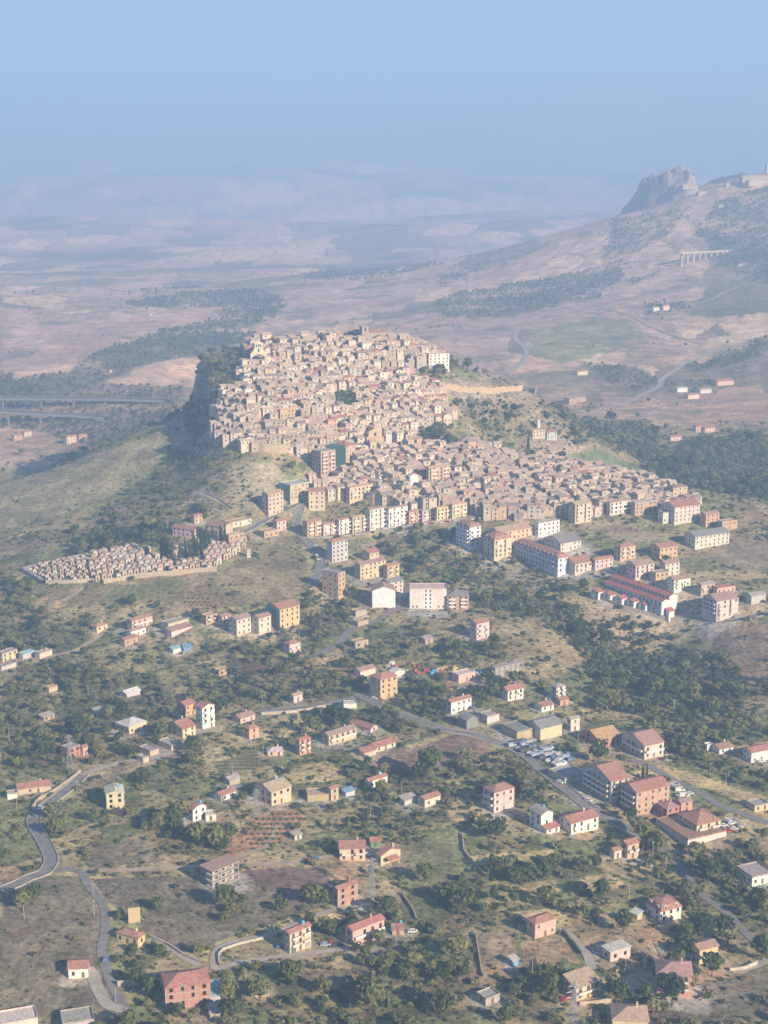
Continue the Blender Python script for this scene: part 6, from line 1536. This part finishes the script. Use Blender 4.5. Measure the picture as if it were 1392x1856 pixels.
Tn = np.array([(t[4] * (9.5 if t[3] >= 9 else 5.2)) * ppm((t[0], t[1], t[2])) for t in TREES])
inside = np.array([-20 < t[5] < 1412 and t[6] < 1875 for t in TREES])
order = np.argsort(-Tn * inside)
IND = set(int(i) for i in order[:300])
for i in order[:300]:
    tx, ty, tz, k, s, u_, v_ = TREES[i]; cm, tm, ph, nm = KINDS[k]
    r = bpy.data.objects.new(nm, None); COL.objects.link(r); r.location = (tx, ty, tz); r.rotation_euler = (0, 0, vg.uniform(0, 6.28)); r.scale = (s, s, s * vg.uniform(.88, 1.12))
    link('crown', cm, r); link('trunk', tm, r)
    PEND.append((r, ('big ' if s > 1.55 and k < 9 else '') + ph, u_, v_ - 12, 'tree', 'trees scattered over the near slopes'))
# everything else: one mass of trees and one of scrub, instanced
SRC = bpy.data.collections.new('vegetation_sources')
def src(name, meshes):
    q = MB(); mats = []; V = []; F = []; MI = []
    for me in meshes:
        k = len(V); V += [tuple(v_.co) for v_ in me.vertices]
        mi = len(mats); mats.append(me.materials[0])
        for p in me.polygons: F.append(tuple(k + j for j in p.vertices)); MI.append(mi)
    m2 = bpy.data.meshes.new(name); m2.from_pydata(V, [], F); [m2.materials.append(a) for a in mats]; m2.polygons.foreach_set('material_index', MI); m2.update()
    o = bpy.data.objects.new(name, m2); return o
def scatter(name, label, cat, pts_, kinds, scales, sources):
    me = bpy.data.meshes.new(name); me.from_pydata([tuple(p) for p in pts_], [], [])
    for an, ty, dat in (('kind', 'INT', np.array(kinds, 'i4')), ('size', 'FLOAT', np.array(scales, 'f4')), ('turn', 'FLOAT', vg.uniform(0, 6.28, len(pts_)).astype('f4'))):
        at = me.attributes.new(an, ty, 'POINT'); at.data.foreach_set('value', dat)
    o = bpy.data.objects.new(name, me); COL.objects.link(o); o['kind'] = 'stuff'; o['label'] = label; o['category'] = cat
    ng = bpy.data.node_groups.new(name, 'GeometryNodeTree'); ng.interface.new_socket('Geometry', in_out='INPUT', socket_type='NodeSocketGeometry'); ng.interface.new_socket('Geometry', in_out='OUTPUT', socket_type='NodeSocketGeometry')
    N = ng.nodes; L = ng.links; gi = N.new('NodeGroupInput'); go = N.new('NodeGroupOutput'); jn = N.new('GeometryNodeJoinGeometry')
    def attr(nm, ty):
        a = N.new('GeometryNodeInputNamedAttribute'); a.data_type = ty; a.inputs['Name'].default_value = nm; return a.outputs['Attribute']
    kd, sz, tn = attr('kind', 'INT'), attr('size', 'FLOAT'), attr('turn', 'FLOAT')
    cb = N.new('ShaderNodeCombineXYZ'); L.new(tn, cb.inputs[2])
    for i, so in enumerate(sources):
        oi = N.new('GeometryNodeObjectInfo'); oi.inputs['Object'].default_value = so; oi.inputs['As Instance'].default_value = True
        cmp = N.new('FunctionNodeCompare'); cmp.data_type = 'INT'; cmp.operation = 'EQUAL'; L.new(kd, cmp.inputs[2]); cmp.inputs[3].default_value = i
        ip = N.new('GeometryNodeInstanceOnPoints'); L.new(gi.outputs[0], ip.inputs['Points']); L.new(cmp.outputs[0], ip.inputs['Selection']); L.new(oi.outputs['Geometry'], ip.inputs['Instance']); L.new(cb.outputs[0], ip.inputs['Rotation']); L.new(sz, ip.inputs['Scale'])
        L.new(ip.outputs[0], jn.inputs[0])
    L.new(jn.outputs[0], go.inputs[0])
    md = o.modifiers.new('scatter', 'NODES'); md.node_group = ng
    return o
TSRC = [src('tree_source', [c, t]) for c, t, _, _ in KINDS]
rest = [TREES[i] for i in range(len(TREES)) if i not in IND]
# far woods
x, y = cand_grid(1650, 3850, 7.0, 15.5); z = H(x, y); u, v = project(x, y, z); R = np.hypot(x, y)
fd = .004 + .06 * sstep(.15, .4, fbm(x / 160.0, y / 160.0, 4, 121)); wu, wv = warped(u, v, x, y)
for cl, k_, poly in FAR_FIELDS: fd[in_poly(wu, wv, poly)] *= .3
for d_, poly, rm in FAR_WOODS:
    m = in_poly(wu, wv, poly) & (R > rm[0]) & (R < rm[1]); fd[m] = np.maximum(fd[m], (d_ * .85 * (.4 + .6 * sstep(-.25, .15, fbm(x / 70.0, y / 70.0, 4, 91))))[m])
fi = np.nonzero(vg.random(x.shape) < fd)[0]
far_t = [(x[i], y[i], z[i] - .2, int(vg.choice([0, 1, 2, 3, 4, 5, 6])), float(vg.uniform(.55, 1.1))) for i in fi if not BLOCK.hit(x[i], y[i], 2.0)]
allt = [(t[0], t[1], t[2], t[3], t[4]) for t in rest]
scatter('woodland', 'mixed trees and thickets covering the slopes around the houses', 'woodland', [t[:3] for t in allt], [t[3] for t in allt], [t[4] for t in allt], TSRC)
scatter('far_woodland', 'distant dark forest patches on the hazy hills', 'forest', [t[:3] for t in far_t], [t[3] for t in far_t], [t[4] for t in far_t], TSRC)
BSRC = [src('bush_source', [b_]) for b_ in BUSH]
x, y = cand_grid(400, 1600, 2.9, 15.5); z = H(x, y); u, v = project(x, y, z); R = np.hypot(x, y)
td, bd = density(x, y, u, v, R); bi = np.nonzero(vg.random(x.shape) < bd * .62)[0]
bl = []
for i in bi:
    if BLOCK.hit(x[i], y[i], .6): continue
    bl.append((x[i], y[i], z[i] - .05, int(vg.choice(4, p=[.27, .3, .25, .18])), float(min(1.9, vg.lognormal(-.2, .42)))))
cl_ = np.nonzero((vg.random(x.shape) < .30) & (v > 1050))[0]
for i in cl_:
    if not BLOCK.hit(x[i], y[i], .3): bl.append((x[i], y[i], z[i] - .05, int(vg.choice([1, 2, 2])), float(vg.uniform(.3, .6))))
# planted rows: orchard on orange soil, vineyard, vegetable beds
for poly, du, dv in (([(425,1512),(470,1480),(530,1468),(560,1482),(520,1520),(440,1550)], 11, 9), ([(385,1384),(470,1364),(475,1392),(400,1402)], 5, 6), ([(1195,1690),(1240,1680),(1262,1700),(1215,1712)], 6, 6), ([(330,1086),(375,1080),(400,1100),(350,1112)], 9, 6), ([(1070,1600),(1110,1592),(1125,1600),(1085,1610)], 5, 5)):
    us = [p[0] for p in poly]; vs_ = [p[1] for p in poly]
    for a in np.arange(min(us), max(us), du):
        for b_ in np.arange(min(vs_), max(vs_), dv):
            aa = a + (b_ - min(vs_)) * .5
            if in_poly(np.array(aa), np.array(b_), poly):
                g = ground(aa, b_); bl.append((g[0], g[1], g[2], 3, .8 if du > 8 else .45))
scatter('scrub', 'dry scrub and low bushes scattered over the slopes', 'scrub', [t[:3] for t in bl], [t[3] for t in bl], [t[4] for t in bl], BSRC)
print('trees', len(TREES), 'far', len(far_t), 'bushes', len(bl))

# ------------------------------------------------------------------ labels that lean on a neighbour: kind, order of nearness, direction, landmark
ORD = ['nearest', 'second nearest', 'third nearest', 'fourth nearest', 'fifth nearest', 'sixth nearest', 'seventh nearest', 'eighth nearest', 'ninth nearest', 'tenth nearest', 'eleventh nearest', 'twelfth nearest', 'thirteenth nearest', 'fourteenth nearest', 'fifteenth nearest']
refs = [r_ for r_ in REFS if len(r_[2].split()) <= 6 and -10 < r_[0] < 1400]
RA = np.array([(r_[0], r_[1]) for r_ in refs]); bins = {}
for ob, ph, u_, v_, cat, grp in PEND:
    d_ = np.hypot(RA[:, 0] - u_, RA[:, 1] - v_); k = int(d_.argmin()); ang = math.degrees(math.atan2(-(v_ - RA[k, 1]), u_ - RA[k, 0])) % 360
    dr = ['right of', 'upper right of', 'above', 'upper left of', 'left of', 'lower left of', 'below', 'lower right of'][int((ang + 22.5) // 45) % 8]
    bins.setdefault((ph, dr, k), []).append((float(d_[k]), ob, cat, grp))
for (ph, dr, k), L in bins.items():
    L.sort(key=lambda t: t[0])
    for i, (d_, ob, cat, grp) in enumerate(L):
        o_ = '' if len(L) == 1 else ORD[min(i, 14)] + ' '
        lab = f'{ph}, {o_}{dr} the {refs[k][2]}'
        if len(lab.split()) > 16: lab = f'{ph}, {o_}{dr} {refs[k][2]}'
        while len(lab.split()) > 16: lab = ' '.join(lab.split()[:-1])
        tag(ob, lab, cat, grp)
for lab, L in LABELS.items():
    if len(L) > 1 and 'burial chapel' not in lab: print('DUP', lab, len(L), L[0].get('group'))

# trodden and concreted yards round the nearer houses
yr = np.random.default_rng(31)
for yx, yy, r_ in YARDS:
    Rr = math.hypot(yx, yy)
    if Rr > 1180: continue
    ox, oy = yr.uniform(-.5, .5) * r_, -yr.uniform(.2, .7) * r_
    i0, i1 = np.searchsorted(RS, [Rr - r_ * 3, Rr + r_ * 3]); t_ = math.atan2(yx, yy); j0, j1 = np.searchsorted(TH, [t_ - r_ * 3 / Rr, t_ + r_ * 3 / Rr])
    gx, gy = GX[i0:i1, j0:j1], GY[i0:i1, j0:j1]; dd = np.hypot(gx - yx - ox, gy - yy - oy) + fbm(gx / 5.0, gy / 5.0, 3, 311) * 5
    k_ = (1 - sstep(r_ * .95 + 1, r_ * 1.25 + 3, dd))[..., None] * yr.uniform(.45, .95)
    cl = np.array([(0.45, 0.38, 0.28), (0.40, 0.31, 0.20), (0.46, 0.43, 0.38)][int(yr.integers(3))])
    COLR[i0:i1, j0:j1] = COLR[i0:i1, j0:j1] * (1 - k_) + cl * k_
terrain.data.color_attributes['Col'].data.foreach_set('color', np.concatenate([COLR, np.ones(GX.shape + (1,))], -1).astype('f4').ravel())
